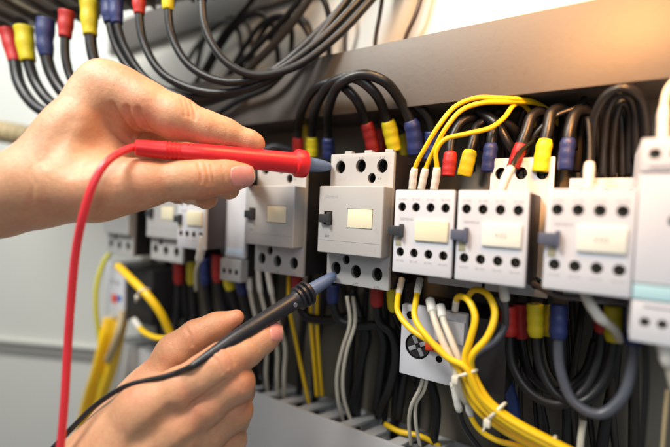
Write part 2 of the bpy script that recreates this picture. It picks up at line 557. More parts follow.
# ------------------------------------------------------------------ contactors
def big_contactor(loc, label, group, yb=-72.0, yf=-84.0, print_=True):
    r = empty('contactor', loc, label, 'contactor', group)
    hw, hz = 23.0, 42.5
    hs = mesh_obj('housing', *box(-hw, hw, yb + 3.2, -8, -hz + .6, hz - .6, .8), black_case, r, auto=35)
    holes = [(-15.2, 34.0, 4.3), (0, 34.4, 4.3), (15.2, 34.0, 4.3), (8.2, 26.6, 3.2), (-15.6, -32.6, 4.3), (-0.4, -33.2, 4.3), (14.9, -33.2, 4.3), (-8.0, -26.2, 3.2)]
    # a rim of the cover runs along the top with three clips
    cv = mesh_obj('terminal_cover', *box(-hw, hw, yb, yb + 3.0, -hz, hz, .7), grey_case, r, auto=35)
    cut = [cyl((x, yb - 3, z), (0, 1, 0), q, q, 9.0, 28, 0.86) for x, z, q in holes]
    boolean(cv, cut, hole_wall)
    cut = [cyl((x, yb + 1, z), (0, 1, 0), q + .02, q + .02, 13.0, 28, 0.86) for x, z, q in holes]
    boolean(hs, cut)
    for x, z, q in holes:
        screw(x, yb + 10.5, z, q * .78, r)
    clips = [box(x - 2.6, x + 2.6, yb + .4, yb + 5, hz - 1, hz + 1.7, .4) for x in (-10, 4.5, 19)]
    for c in clips:
        mesh_obj('clip', *c, grey_case, r, auto=35)
    fb = mesh_obj('front_block', *box(-hw, hw, yf, yb - .05, -21.6, 20.8, 1.1, 3), grey_case, r, auto=35)
    boolean(fb, [box(-18.6, -12.2, yf - 2, yf + 5, -3.8, 4.8, 0), box(-1.2, 16.4, yf - 2, yf + 1.0, -5.0, 7.0, 0)])
    sl = join(box(-20.6, -13.0, yf - 3.0, yf + 3.6, -2.4, 2.9, .5), box(-14.6, -12.7, yf - 3.6, yf + 4.4, -3.4, 4.2, .4))
    mesh_obj('slider', *sl, slider_black, r, auto=35)
    mesh_obj('nameplate', *box(-0.9, 16.1, yf - .35, yf + .95, -4.7, 6.7, .35), cream, r, auto=35)
    gl = [box(-22.4, 21.8, yf - .12, yf + .2, -13.5, -13.25, 0)]
    mesh_obj('groove', *join(*gl), ink_pale, r, smooth=False)
    if print_:
        for t, x, z in (('1 L1', -15.2, 39.0), ('3 L2', 0, 39.2), ('5 L3', 15.2, 39.0), ('2 T1', -15.6, -41.2), ('4 T2', -.4, -41.4), ('6 T3', 14.9, -41.4), ('A1', 13.6, 26.0), ('A2', -13.2, -26.8)):
            text(t, x, yb - .04, z - .6, 2.1, ink, r)
        text('3RT', -15.5, yf - .04, -11.8, 2.2, ink, r)
        text('SIEMENS', -13.2, yf - .04, 13.2, 2.6, ink_pale, r)
    return r

GB = 'large contactors with a plain front block'
big = big_contactor((0.4, 0, 0), 'grey contactor touched by both probe tips, black slider and cream nameplate', GB)
copy_thing(big, (-65.6, 0, 0.2), 'grey contactor just below the red probe collar, left of the probed one')
far = big_contactor((-195, 0, -3.5), 'blurred grey contactor under the thumb, small light front block', 'far large contactors', yb=-74, yf=-79, print_=False)
copy_thing(far, (-270, 0, -4.5), 'leftmost blurred grey contactor, beside the red lead')

def small_contactor(loc, label, group, plate='', off=6.0, zt=40):
    r = empty('contactor', loc, label, 'contactor', group)
    yb, yf = -44.0, -86.0
    hs = mesh_obj('housing', *box(-17 + off, 17 + off, yb + 3.2, -8, -38, zt - 1, .8), black_case, r, auto=35)
    cv = mesh_obj('terminal_cover', *box(-17 + off, 17 + off, yb, yb + 3, -39, zt, .7), white_case, r, auto=35)
    ho = [(x + off, z) for x in (-11, 0, 11) for z in (zt - 9, -31)]
    boolean(cv, [cyl((x, yb - 3, z), (0, 1, 0), 3.6, 3.6, 9, 24, .88) for x, z in ho], hole_wall)
    boolean(hs, [cyl((x, yb + 1, z), (0, 1, 0), 3.62, 3.62, 11, 24, .88) for x, z in ho])
    for x, z in ho:
        screw(x, yb + 9, z, 2.8, r)
    z0, z1 = -28.0, 18.6
    sb = mesh_obj('switch_block', *box(-17, 17, yf + 3, yb - .1, z0 + .5, z1 - .5, .9), side_case, r, auto=35)
    fp = mesh_obj('front_plate', *box(-17, 17, yf, yf + 2.9, z0, z1, .9), white_case, r, auto=35)
    hs2 = [(x, z) for x in (-12.4, -4.2, 4.1, 12.3) for z in (9.0, -16.3)]
    boolean(fp, [cyl((x, yf - 3, z), (0, 1, 0), 2.55, 2.55, 9, 22, .92) for x, z in hs2], hole_wall)
    boolean(sb, [cyl((x, yf + 1, z), (0, 1, 0), 2.57, 2.57, 9, 22, .92) for x, z in hs2])
    for x, z in hs2:
        screw(x, yf + 6.0, z, 2.0, r)
    sl = join(box(-19.4, -11.2, yf - 2.6, yf + 1.6, -7.2, -1.8, .5), box(-12.4, -10.7, yf - 3.4, yf + 1.0, -8.0, -.6, .4))
    mesh_obj('slider', *sl, slider_black if plate == '' else slider_blue, r, auto=35)
    mesh_obj('slider_slot', *box(-15.5, -12.0, yf - .15, yf + .5, -13, -8.2, .1), mat('tarnished brass', (.35, .31, .2), .5), r, auto=35)
    np_ = mesh_obj('nameplate', *box(-4.0, 14.4, yf - 1.3, yf + .5, -9.2, 2.2, .5), cream if plate == '' else ivory, r, auto=35)
    if plate:
        text(plate, 5.2, yf - 1.34, -4.7, 3.4, ink_pale, np_)
    for (x, z), t in zip(hs2, ('13 NO', '14 NO', '21 NC', '22 NC', '31 NC', '32 NC', '43 NO', '44 NO')):
        text(t, x, yf - .04, z + 3.7 if z > 0 else z - 5.4, 1.7, ink_pale, r)
    text('SIEMENS', -9.5, yf - .04, 1.6, 2.1, ink_pale, r)
    return r

GS = 'contactors with a four pole auxiliary switch block'
sA = small_contactor((48.6, 0, 0), 'light contactor with blank cream nameplate below the three yellow wires', GS, zt=17.6)
sB = small_contactor((84.3, 0, 0), 'white contactor between the other two white four hole ones, slate slider, lettered plate', GS, 'K02')
small_contactor((125.6, 0, 1.0), 'nearest white contactor, beside the tall white unit with teal band', GS, 'K02', zt=27)
sD = copy_thing(sA, (-146.5, 0, -2.0), 'blurred light contactor with a row of four holes below the thumb tip')

# slim relay seen between the far contactors
def slim_relay():
    p = at(236, 262, -62)
    r = empty('relay', (p[0], 0, 0), 'slim pale relay squeezed in left of the plain grey contactor', 'relay')
    mesh_obj('housing', *box(-11, 11, -60, -8, -52, 30, .8), black_case, r, auto=35)
    mesh_obj('front', *box(-11, 11, -64, -60.1, -36, 30, .8), white_case, r, auto=35)
    mesh_obj('label_strip', *box(-9, 9, -64.4, -63.9, -38 + 4, -29, .1), mat('pale blue strip', (.5, .62, .75), .5), r, auto=35)
    tb = mesh_obj('terminal_block', *box(-12, 12, -68, -60.1, -55, -37, .8), grey_case, r, auto=35)
    boolean(tb, [cyl((x, -70, -47), (0, 1, 0), 2.3, 2.3, 7, 18, .8) for x in (-7, 0, 7)])
slim_relay()

# tall white unit cut by the right edge
def tall_unit():
    x0, x1 = 142.9, 190
    r = empty('relay', (x0 + 23, 0, -45), 'tall white control unit with teal band at the right edge', 'relay')
    o = np.array([x0 + 23, 0, -45])
    def P(g): return np.array(g[0]) - o, g[1]
    yf = -86
    mesh_obj('housing', *P(box(x0, x1, yf + 4, -8, -44.5, 40.5, .8)), white_case, r, auto=35)
    top = mesh_obj('upper_terminal_block', *P(box(x0, x1, yf - .5, yf + 3.9, 26.8, 40.5, .7)), white_case, r, auto=35)
    fr = mesh_obj('front', *P(box(x0, x1, yf, yf + 3.9, -20.0, 26.0, .7)), white_case, r, auto=35)
    mesh_obj('band', *P(box(x0 + .1, x1, yf - .1, yf + 3.8, -26.6, -20.4, .3)), teal, r, auto=35)
    lo = mesh_obj('lower_terminal_block', *P(box(x0, x1, yf - .3, yf + 3.9, -44.5, -27.2, .7)), white_case, r, auto=35)
    def cut(ob, lst):
        boolean(ob, [cyl(np.array((x, yf - 4, z)) - o, (0, 1, 0), q, q, 7.6, 22, .95) for x, z, q in lst], hole_wall)
    up = [(x0 + 4.6 + 7.0 * i, 34.0, 2.2) for i in range(6)]
    dn = [(x0 + 4.8 + 5.8 * i, -35.8, 1.9) for i in range(7)]
    cut(top, up); cut(lo, dn)
    cut(fr, [(x0 + 12.5, 6.6, 2.4)])
    mesh_obj('slit', *P(box(x0 + 4, x1, yf - .42, yf, -29.6, -29.0, 0)), ink, r, smooth=False)
    mesh_obj('slit', *P(box(x0 + 3, x1, yf - .62, yf, 28.2, 28.9, 0)), ink, r, smooth=False)
    for x, z, q in up + dn:
        screw(x - o[0], yf + 2.6, z - o[2], q * .86, r)
tall_unit()

# white interlock relay with a round black screw, below the contactors
def small_relay():
    p = at(431, 345, -60)
    r = empty('relay', p, 'small white relay with round black cross screw under the yellow wires', 'relay')
    mesh_obj('housing', *box(-19.5, 42, 6, 50, -22, 20, .8), black_case, r, auto=35)
    fr = mesh_obj('front', *box(-20, 20.2, 0, 6, -22, 22, .9), white_case, r, auto=35)
    boolean(fr, [cyl((-8.6, -3, -2.5), (0, 1, 0), 8.0, 8.0, 5.5, 32), cyl((-14, -3, 15.8), (0, 1, 0), 2.6, 2.6, 6, 20), cyl((12.5, -3, 8), (0, 1, 0), 2.4, 2.4, 6, 20), cyl((5.3, -3, -7.5), (0, 1, 0), 2.1, 2.1, 6, 20), cyl((16.5, -3, -15), (0, 1, 0), 2.4, 2.4, 6, 20)])
    d = cyl((-8.6, 1.2, -2.5), (0, 1, 0), 7.3, 7.3, 1.1, 32)
    k = mesh_obj('cross_screw', *d, hole_dark, r, auto=40)
    sp = []
    for i in range(4):
        a = math.pi / 4 * (2 * i) + .5
        V, F = box(1.6, 6.6, -.5, .4, -1.25, 1.25, .2)
        sp.append(([(-8.6 + q[0] * math.cos(a) - q[2] * math.sin(a), 1.0 + q[1], -2.5 + q[0] * math.sin(a) + q[2] * math.cos(a)) for q in V], F))
    mesh_obj('spoke', *join(*sp), mat('grey spoke', (.33, .34, .36), .4), k, auto=40)
    mesh_obj('knob', *join(box(-3, 6, -2.4, -.05, -3, 2.2, .6), box(-1, 2.2, -3.6, -2, -2, 1.4, .4)), red_knob, r, auto=35)
    mesh_obj('raised_block', *box(2.6, 20.1, -3.0, -.05, 4.5, 17.5, .7), white_case, r, auto=35)
    return r
small_relay()

def far_relay():
    p = at(116, 291, -60)
    r = empty('relay', p, 'blurred white relay with a red and blue mark beside the lime wire', 'relay')
    mesh_obj('housing', *box(-19, 60, 3, 50, -28, 28, .8), black_case, r, auto=35)
    mesh_obj('front', *box(-19.5, 15.5, 0, 3, -29, 29, .8), white_case, r, auto=35)
    mesh_obj('mark', *box(-8, 2, -.4, .2, -13, -4, .1), red_knob, r, auto=35)
    mesh_obj('mark', *box(2.2, 11, -.4, .2, -10, -4, .1), blue_print, r, auto=35)
    for x in (-8, 3):
        mesh_obj('terminal', *box(x - 2, x + 3, -.5, .3, 7, 12, .3), ink_pale, r, auto=35)
far_relay()

# ------------------------------------------------------------------ breaker row at the top left
def breakers():
    a, b = dep(-60, 8, 335), dep(250, -52, 300)
    ax = b - a; L = np.linalg.norm(ax); ax /= L
    up = np.array([0, 0, 1.0]); up -= ax * (up @ ax); up /= np.linalg.norm(up)
    fr = np.cross(ax, up)                                # towards us
    root = empty('breaker_row', a, 'dark grey breaker row at the top left corner with cables hanging from it', 'circuit breaker')
    def P(g):
        return [tuple(ax * p[0] + fr * (-p[1]) + up * p[2]) for p in g[0]], g[1]
    mesh_obj('housing', *P(box(0, L, -14, 50, 0, 90, 1.2)), housing_grey, root, auto=35)
    x = 6.0
    k = 0
    while x < L - 10:
        mesh_obj('partition', *P(box(x - 1.2, x + 1.2, -17, 40, -9, 1.0, .4)), housing_grey, root, auto=35)
        mesh_obj('terminal_bar', *P(box(x + 3, x + 13, -11, 22, -5, -1.0, .5)), copper if k % 3 == 0 else housing_grey, root, auto=35)
        x += 17.5
        k += 1
    mesh_obj('lip', *P(box(0, L, -22, -14.2, 10, 90, 1.0)), beam_grey, root, auto=35)
breakers()

def dcable(label, pts, r, ends, group=None, m=None):
    W = [dep(*p) for p in pts]
    if pts[-1][1] < 0:                            # runs on upwards out of the picture
        W.append(W[-1] + (W[-1] - W[-2]) / np.linalg.norm(W[-1] - W[-2]) * 130)
    P = catmull(W)
    o0 = P[0]
    o = mesh_obj('power_cable', *sweep(P, r * .9, 16), m or cable_black, origin=o0)
    tag(o, label, 'cable', group)
    for which, c, ln, rr in ends:
        q = resample(P, 0, ln)
        t = np.linspace(0, 1, len(q))
        prof = rr * .88 * (1.0 + 0.035 * np.sin(t * 13 + ln))
        prof *= np.interp(t, [0, .7, 1], [1.12, 1.0, .84])
        V, F = sweep(q, prof, 18)
        mesh_obj('sleeve', np.array(V) - o0, F, COLORS[c], parent=o)
    return o

GT = 'black cables hanging from the breaker row'
dcable('black cable with red sleeve at the far left of the breaker row', [(7, 30, 338), (14, 58, 338), (20, 85, 336), (38, 108, 332), (70, 118, 326), (110, 108, 325), (160, 92, 322)], 4.9, [(0, 'r', 27, 6.1)], GT)
dcable('black cable with yellow sleeve, second from the left edge of the breaker row', [(24, 28, 330), (27, 55, 330), (37, 85, 330), (58, 107, 327), (95, 112, 325), (150, 100, 322)], 4.6, [(0, 'y', 27, 7.0)], GT)
dcable('black cable with long dull blue sleeve between yellow and red ones', [(46, 20, 325), (45, 45, 325), (52, 75, 325), (70, 99, 324), (100, 108, 322), (150, 104, 320)], 5.0, [(0, 'b', 29, 6.8)], GT)
dcable('thin black cable with short glossy red sleeve above the knuckle', [(67, 12, 322), (65, 38, 322), (66, 60, 322), (74, 83, 322), (100, 104, 320), (150, 102, 318)], 3.6, [(0, 'r', 20, 5.9)], GT)
dcable('black cable with yellow sleeve dropping straight behind the knuckle', [(89, 2, 318), (90, 32, 318), (95, 62, 318), (112, 92, 318), (150, 104, 316), (200, 102, 314), (270, 78, 310)], 4.6, [(0, 'y', 26, 6.6)], GT)
dcable('black cable from the blue double sleeve, left strand, passing behind the index finger', [(109, -8, 315), (110, 22, 315), (117, 48, 315), (138, 78, 314), (172, 96, 312), (215, 96, 310), (262, 80, 308), (330, 32, 308), (372, -12, 310)], 3.7, [(0, 'b', 24, 6.2)], GT)
dcable('black cable from the blue double sleeve, right strand', [(116, -8, 311), (117, 22, 311), (126, 50, 311), (150, 82, 310), (190, 97, 308), (232, 92, 306), (280, 66, 305), (345, 4, 306), (362, -20, 306)], 3.3, [(0, 'b', 24, 5.6)], GT)
dcable('black cable with red sleeve looping over the upper hand to the top edge', [(139, -18, 306), (139, 6, 306), (143, 40, 306), (163, 74, 304), (205, 92, 302), (250, 88, 300), (300, 58, 300), (352, -6, 302)], 3.4, [(0, 'r', 24, 5.2)], GT)
dcable('black cable with yellow sleeve making the tight front loop', [(169, -20, 300), (168, 4, 300), (172, 36, 300), (190, 66, 298), (225, 82, 296), (270, 74, 296), (318, 42, 297), (368, -8, 300)], 3.3, [(0, 'y', 22, 4.9)], GT)
dcable('rightmost black cable of the breaker row, small blue sleeve, sweeping up to the right', [(203, -28, 296), (202, 0, 296), (206, 30, 295), (224, 60, 293), (252, 75, 292), (292, 68, 293), (335, 38, 295), (384, -14, 298)], 3.2, [(0, 'b', 21, 4.6)], GT)

# arches of thinner cables in front of the white panel
GA = 'thin black cables arching before the white panel'
brown_jacket = mat('brown black jacket', (.026, .021, .017), .45, .2)
arch = [
 ('thin black cable arching lowest beside the upper duct end', [(196, 70, -16), (204, 40, -20), (222, 22, -24), (238, 30, -22), (242, 60, -16), (243, 82, -8)]),
 ('thin black cable with a round top left of the crossing strands', [(206, 76, -14), (222, 45, -22), (240, 22, -26), (258, 14, -26), (272, 24, -22), (277, 48, -16), (279, 76, -8)]),
 ('thin black cable arching to the middle of the white gap', [(226, 78, -12), (246, 45, -20), (262, 24, -26), (282, 16, -28), (300, 22, -24), (311, 40, -18), (314, 64, -8)]),
 ('thin black cable arching highest, cut by the top edge', [(244, 80, -14), (270, 46, -24), (292, 22, -28), (306, 2, -30), (320, -4, -28), (328, 12, -22), (329, 38, -14), (329, 60, -8)]),
 ('thin black cable leaning right out of the top edge', [(214, 88, -20), (238, 66, -26), (262, 42, -30), (290, 12, -32), (310, -16, -32)]),
 ('thin black cable slanting behind the arches at far left', [(186, 98, -26), (206, 66, -28), (222, 36, -28), (244, 10, -28), (262, -12, -28)]),
 ('thin black cable hooking below the upper hand bundle', [(246, 84, -52), (238, 98, -52), (222, 110, -52), (206, 118, -50), (190, 122, -40)]),
 ('thin brown cable with a flat round top in the middle of the white gap', [(247, 70, -10), (257, 42, -16), (271, 22, -20), (284, 17, -20), (291, 27, -16), (291, 57, -8), (291, 80, -6)]),
 ('thick brown strand rising straight from the crossing to the top edge', [(236, 84, -40), (247, 71, -38), (274, 44, -36), (298, 15, -34), (316, -12, -34)]),
 ('thin brown cable bending down at the right of the thick strand', [(270, 40, -12), (282, 22, -16), (293, 15, -16), (306, 24, -14), (313, 50, -10), (313, 76, -6)]),
 ('thin brown cable at the left end of the white gap', [(188, 60, -12), (200, 42, -14), (215, 27, -16), (232, 17, -16), (246, 22, -12), (252, 44, -8), (253, 76, -5)]),
 ('loose black cable slanting from the bundle to the index finger', [(300, 52, -54), (270, 86, -54), (240, 100, -53), (214, 116, -52)])]
for lb, p in arch:
    cable(lb, p, 3.4 if 'thick' in lb else 2.5, brown_jacket if 'brown' in lb else cable_black, group=GA, name='cable')
GV = 'thin dark wires hanging before the white panel'
for lb, p in (('thin dark wire dropping straight down in the white gap', [(346, -14, -12), (348, 14, -12), (345, 40, -10), (346, 62, -6)]),
              ('pair of thin brown wires at the middle of the white gap', [(384, -14, -12), (380, 14, -12), (376, 36, -10), (374, 60, -6)]),
              ('thin brown wire leaning right above the duct', [(424, -14, -10), (416, 14, -10), (407, 34, -8), (402, 50, -6)])):
    cable(lb, p, 1.7, mat('brown wire jacket', (.07, .045, .035), .4), group=GV, name='wire', cat='wire')

# ------------------------------------------------------------------ loops above the contactors
GL = 'black jumper loops between the two large contactors'
ZT = -32
cable('black loop from red sleeve to red sleeve above the probed contactor', [(298, 156, ZT), (298.5, 132, -38), (302, 110, -53), (316, 88, -60), (338, 84, -62), (355, 98, -57), (366, 122, -42), (374, 152, ZT)], 3.4, cable_black, [(0, 'r', 15, 4.7), (1, 'r', 22, 4.8)], GL)
cable('black loop from yellow sleeve to yellow sleeve, middle of three', [(312, 156, ZT), (312, 132, -38), (316, 108, -54), (331, 84, -64), (354, 78, -65), (374, 92, -59), (386, 116, -43), (395, 150, ZT)], 3.4, cable_black, [(0, 'y', 15, 4.7), (1, 'y', 21, 5.2)], GL)
cable('black loop from blue sleeve to blue sleeve, rising highest of three', [(329, 158, ZT), (328, 132, -40), (329, 108, -57), (340, 84, -68), (362, 75, -66), (385, 82, -60), (402, 104, -46), (412, 126, -38), (416, 154, ZT)], 3.4, cable_black, [(0, 'b', 16, 4.7), (1, 'b', 23, 5.4)], GL)
GK = 'dark cables in the shade behind the jumper loops'
cable('dark cable with yellow sleeve half hidden behind the middle loop', [(308, 150, -16), (307, 124, -18), (312, 104, -24), (330, 92, -30), (356, 96, -30), (380, 118, -22), (404, 134, -20), (405, 156, -18)], 3.2, cable_black, [(0, 'y', 22, 4.2), (1, 'y', 16, 4.4)], GK)
cable('dark cable with large blue sleeve right of the loops', [(430, 160, -26), (432, 138, -28), (428, 118, -34), (414, 104, -40), (396, 98, -34), (384, 110, -26), (381, 150, -20)], 3.4, cable_black, [(0, 'b', 20, 5.8), (1, 'r', 16, 4.2)], GK)
cable('dark thin cable coiled over the red probe', [(262, 158, -34), (252, 140, -36), (244, 128, -38), (236, 124, -38), (229, 134, -36), (228, 156, -34)], 2.6, cable_black, group=GK)
cable('dark thin cable running left behind the red probe', [(292, 150, -20), (276, 146, -26), (262, 150, -30), (250, 146, -28), (236, 152, -24)], 2.4, cable_grey, group=GK)

GM = 'black cables with coloured sleeves above the white contactors'
cable('black cable with red sleeve left of the first yellow one above the white contactors', [(448, 176, -42), (450, 158, -42), (452, 140, -40), (462, 122, -36), (474, 118, -30), (482, 128, -22), (484, 150, -16)], 3.0, cable_black, [(0, 'r', 15, 4.3)], GM)
cable('black cable with slanted yellow sleeve right of the crossing yellow wires', [(464, 176, -42), (468, 160, -42), (473, 142, -40), (478, 126, -34), (494, 120, -28), (506, 134, -22), (514, 158, -16)], 3.0, cable_black, [(0, 'y', 16, 4.4)], GM)
cable('black cable with blue sleeve over the middle white contactor', [(488, 172, -42), (490, 154, -42), (493, 132, -40), (500, 122, -34), (514, 130, -28), (520, 150, -20), (524, 168, -14)], 3.0, cable_black, [(0, 'b', 17, 4.2)], GM)
cable('brown black cable with red sleeve leaning over a white ferrule', [(513, 168, -44), (520, 148, -44), (526, 132, -42), (532, 116, -38), (542, 112, -32), (549, 126, -24), (550, 150, -18)], 3.1, cable_black, [(0, 'r', 14, 3.7)], GM)
cable('brown black cable with tall bright yellow sleeve near the middle right', [(540, 172, -44), (543, 152, -44), (548, 128, -42), (552, 112, -38), (562, 108, -32), (569, 122, -26), (572, 150, -18)], 3.1, cable_black, [(0, 'y', 18, 4.2)], GM)
cable('brown black cable with blue sleeve beside the tall yellow one', [(565, 170, -44), (567, 150, -44), (570, 128, -42), (577, 112, -36), (590, 112, -28), (594, 130, -22), (594, 160, -16)], 3.1, cable_black, [(0, 'b', 17, 3.9)], GM)
GR = 'brown black loops at the upper right'
for lb, p in (('outer brown black loop left of the tall white unit', [(590, 176, -46), (592, 140, -46), (596, 112, -50), (608, 94, -54), (624, 88, -56), (640, 98, -52), (646, 122, -46), (646, 160, -40)]),
              ('second brown black loop from outside, left of the tall unit', [(602, 178, -42), (604, 140, -42), (607, 112, -46), (616, 96, -50), (628, 96, -50), (635, 112, -44), (636, 160, -38)]),
              ('inner brown black loop left of the tall unit', [(612, 178, -38), (613, 142, -38), (616, 116, -42), (622, 102, -44), (629, 108, -42), (630, 130, -38), (629, 176, -34)]),
              ('innermost dark strand left of the tall unit', [(622, 178, -34), (622, 150, -34), (621, 122, -36), (619, 104, -36)])):
    cable(lb, p, 2.1, cable_black, group=GR, name='cable')
cable('slack brown cable in the shade above the middle white contactor', [(478, 110, -30), (496, 124, -36), (508, 144, -36), (522, 166, -26)], 3.2, cable_black, group=GM)
cable('slack brown cable crossing up right behind the yellow sleeve', [(520, 166, -36), (536, 134, -40), (556, 116, -38), (580, 106, -34), (584, 98, -30)], 1.6, cable_black, group=GM)

# white ferrules and yellow wires above
GY = 'yellow control wires on the light contactor'
for_print = mat('printed ferrule', (0.68, 0.66, 0.60), 0.45, 0.05, 200, 0.05, 900, dirt=1.0)
COLORS['p'] = for_print
cable('left yellow wire with printed white ferrule, rising to the duct', [(412, 190, -62), (415, 168, -64), (424, 150, -66), (440, 124, -66), (456, 106, -60), (476, 98, -56), (498, 98, -51), (516, 99, -45), (534, 102, -32), (556, 118, -18), (564, 150, -10)], 1.35, cable_yellow, [(0, 'p', 13.5, 2.35)], GY, 'wire', 'wire')
cable('middle yellow wire with printed white ferrule', [(421, 190, -60), (426, 168, -62), (434, 150, -64), (446, 128, -66), (462, 110, -62), (482, 103, -57), (502, 102, -50), (520, 102, -42), (540, 105, -28), (558, 124, -16), (566, 156, -10)], 1.35, cable_yellow, [(0, 'p', 13.5, 2.35)], GY, 'wire', 'wire')
cable('right yellow wire with printed white ferrule, bending low', [(434, 190, -62), (437, 168, -64), (436, 152, -66), (444, 140, -66), (466, 134, -62), (490, 128, -56), (504, 118, -50), (513, 106, -44), (522, 104, -34), (534, 120, -20), (538, 150, -12)], 1.35, cable_yellow, [(0, 'p', 13.5, 2.35)], GY, 'wire', 'wire')
GF = 'white control wires with thick ferrules'
cable('white wire with ferrule leaning above the middle white contactor', [(500, 194, -66), (506, 178, -64), (513, 164, -60), (520, 152, -50), (532, 142, -40), (544, 138, -28)], 1.3, cable_black, [(0, 'w', 16, 2.5)], GF, 'wire', 'wire')
cable('white wire with upright ferrule on the nearest white contactor', [(588, 190, -66), (589, 172, -64), (590, 156, -60), (590, 138, -54), (588, 118, -46)], 1.2, cable_black, [(0, 'w', 14, 2.5)], GF, 'wire', 'wire')
cable('white wire standing on top of the tall white unit', [(663, 150, -74), (663, 128, -74), (664, 108, -72), (667, 92, -66), (676, 78, -56)], 1.6, cable_white, [(0, 'w', 19, 2.2)], GF, 'wire', 'wire')

# ------------------------------------------------------------------ below the contactors
GD = 'black cables dropping behind the lower probe'
for lb, x, c, p in (('black cable with red sleeve, first left below the far contactors', 179, 'r', [(179, 258, -50), (179, 280, -48), (178, 300, -44), (176, 330, -36), (182, 370, -30), (196, 410, -26)]),
                    ('black cable with yellow sleeve between red and blue below the far contactors', 192, 'y', [(192, 258, -50), (192, 280, -48), (193, 300, -44), (196, 330, -36), (206, 370, -30), (220, 410, -26)]),
                    ('black cable with blue sleeve below the far four hole contactor', 204.5, 'b', [(204.5, 258, -50), (205, 280, -48), (208, 300, -44), (214, 330, -36), (222, 370, -30), (236, 410, -26)]),
                    ('black cable with red sleeve right of the white ferrule', 217.5, 'r', [(217.5, 254, -50), (218, 278, -48), (222, 300, -44), (230, 330, -36), (238, 360, -30), (250, 400, -26)]),
                    ('black cable with yellow sleeve under the slim relay', 229, 'y', [(229, 262, -50), (229, 280, -48), (234, 300, -44), (242, 330, -36), (250, 360, -30), (262, 400, -26)]),
                    ('black cable with short blue sleeve under the slim relay', 240, 'b', [(240, 266, -50), (240, 280, -48), (245, 300, -44), (252, 330, -36), (260, 360, -30), (272, 400, -26)])):
    cable(lb, p, 3.6, cable_black, [(0, c, 25, 4.9)], GD)
cable('short white ferrule wire below the far four hole contactor', [(203, 236, -84), (201, 250, -84), (198.5, 262, -82), (196, 272, -72), (196, 290, -56)], 1.4, cable_white, [(0, 'w', 22, 3.2)], GF, 'wire', 'wire')
GW = 'white wires dropping to the slotted duct'
for lb, p in (('white wire with ferrule at the left of the pale bunch behind the probe', [(249, 262, -52), (250, 290, -52), (256, 318, -48), (266, 345, -42), (266, 375, -36), (268, 396, -28)]),
              ('white wire with ferrule, middle of the pale bunch behind the probe', [(258, 264, -54), (260, 290, -52), (268, 320, -48), (277, 348, -42), (277, 375, -36), (278, 398, -28)]),
              ('white wire with ferrule at the right of the pale bunch behind the probe', [(267, 266, -52), (271, 290, -50), (278, 320, -46), (285, 345, -42), (284, 375, -36), (284, 398, -28)])):
    cable(lb, p, 1.6, cable_white, [(0, 'w', 24, 2.3)], GW, 'wire', 'wire')
for lb, p in (('left one of the long white pair curving into the slotted duct', [(347, 296, -44), (350, 322, -44), (342, 350, -44), (337, 375, -42), (338, 400, -36), (344, 424, -26)]),
              ('right one of the long white pair curving into the slotted duct', [(353, 296, -44), (355, 322, -44), (347, 350, -44), (343, 375, -42), (344, 398, -36), (352, 424, -26)])):
    cable(lb, p, 1.35, cable_white, [], GW, 'wire', 'wire')
GZ = 'yellow wires dropping to the slotted duct'
for lb, p in (('yellow wire slanting down right of the lower fingertip', [(289, 274, -40), (289, 305, -40), (296, 342, -36), (303, 376, -30), (309, 404, -24)]),
              ('yellow wire of the close straight pair, left', [(310, 290, -36), (311, 325, -36), (314, 360, -32), (317, 396, -26)]),
              ('yellow wire of the close straight pair, right', [(317, 290, -34), (317, 325, -34), (319, 360, -30), (322, 396, -24)])):
    cable(lb, p, 1.5, cable_yellow, [], GZ, 'wire', 'wire')
GB2 = 'black cables below the probed contactor'
cable('black cable with blue sleeve under the lower probe tip, swinging right', [(333, 284, -48), (333, 304, -46), (340, 320, -42), (358, 326, -38), (378, 326, -34), (384, 340, -30), (382, 366, -26), (376, 410, -22)], 3.5, cable_black, [(0, 'b', 14, 4.7)], GB2)
cable('black cable with red sleeve below the probed contactor', [(377, 286, -48), (377, 306, -46), (380, 322, -42), (392, 334, -38), (396, 352, -34), (392, 380, -28), (378, 416, -22)], 3.3, cable_black, [(0, 'r', 14, 4.6)], GB2)
cable('black cable with red sleeve behind the lower probe collar', [(297, 276, -44), (298, 298, -44), (306, 316, -40), (326, 320, -36), (350, 318, -32), (366, 330, -28), (362, 360, -26), (352, 412, -22)], 3.6, cable_black, [(0, 'r', 13, 4.6)], GB2)
cable('black cable dropping straight through the middle of the back plate', [(352, 290, -24), (362, 330, -24), (361, 365, -24), (356, 414, -20)], 3.7, cable_black, [], GB2)
cable('black cable dropping left of the small white relay', [(392, 300, -26), (408, 330, -26), (406, 360, -24), (398, 420, -20)], 3.0, cable_black, [], GB2)
cable('black cable dropping behind the small white relay', [(430, 380, -24), (436, 405, -24), (432, 450, -20)], 3.4, cable_black, [], GB2)
cable('black cable with yellow sleeve edge beside the small white relay', [(392, 288, -46), (393, 306, -44), (398, 322, -36), (410, 345, -28), (414, 380, -22)], 2.6, cable_black, [(0, 'y', 16, 3.8)], GB2)

cable('left white wire twisting under the small white relay', [(424, 372, -56), (420, 388, -52), (412, 404, -48), (409, 420, -42), (411, 446, -34)], 1.2, cable_white, [], GW, 'wire', 'wire')
cable('right white wire twisting under the small white relay', [(428, 372, -54), (424, 390, -50), (416, 404, -46), (416, 424, -42), (420, 446, -34)], 1.2, cable_white, [], GW, 'wire', 'wire')

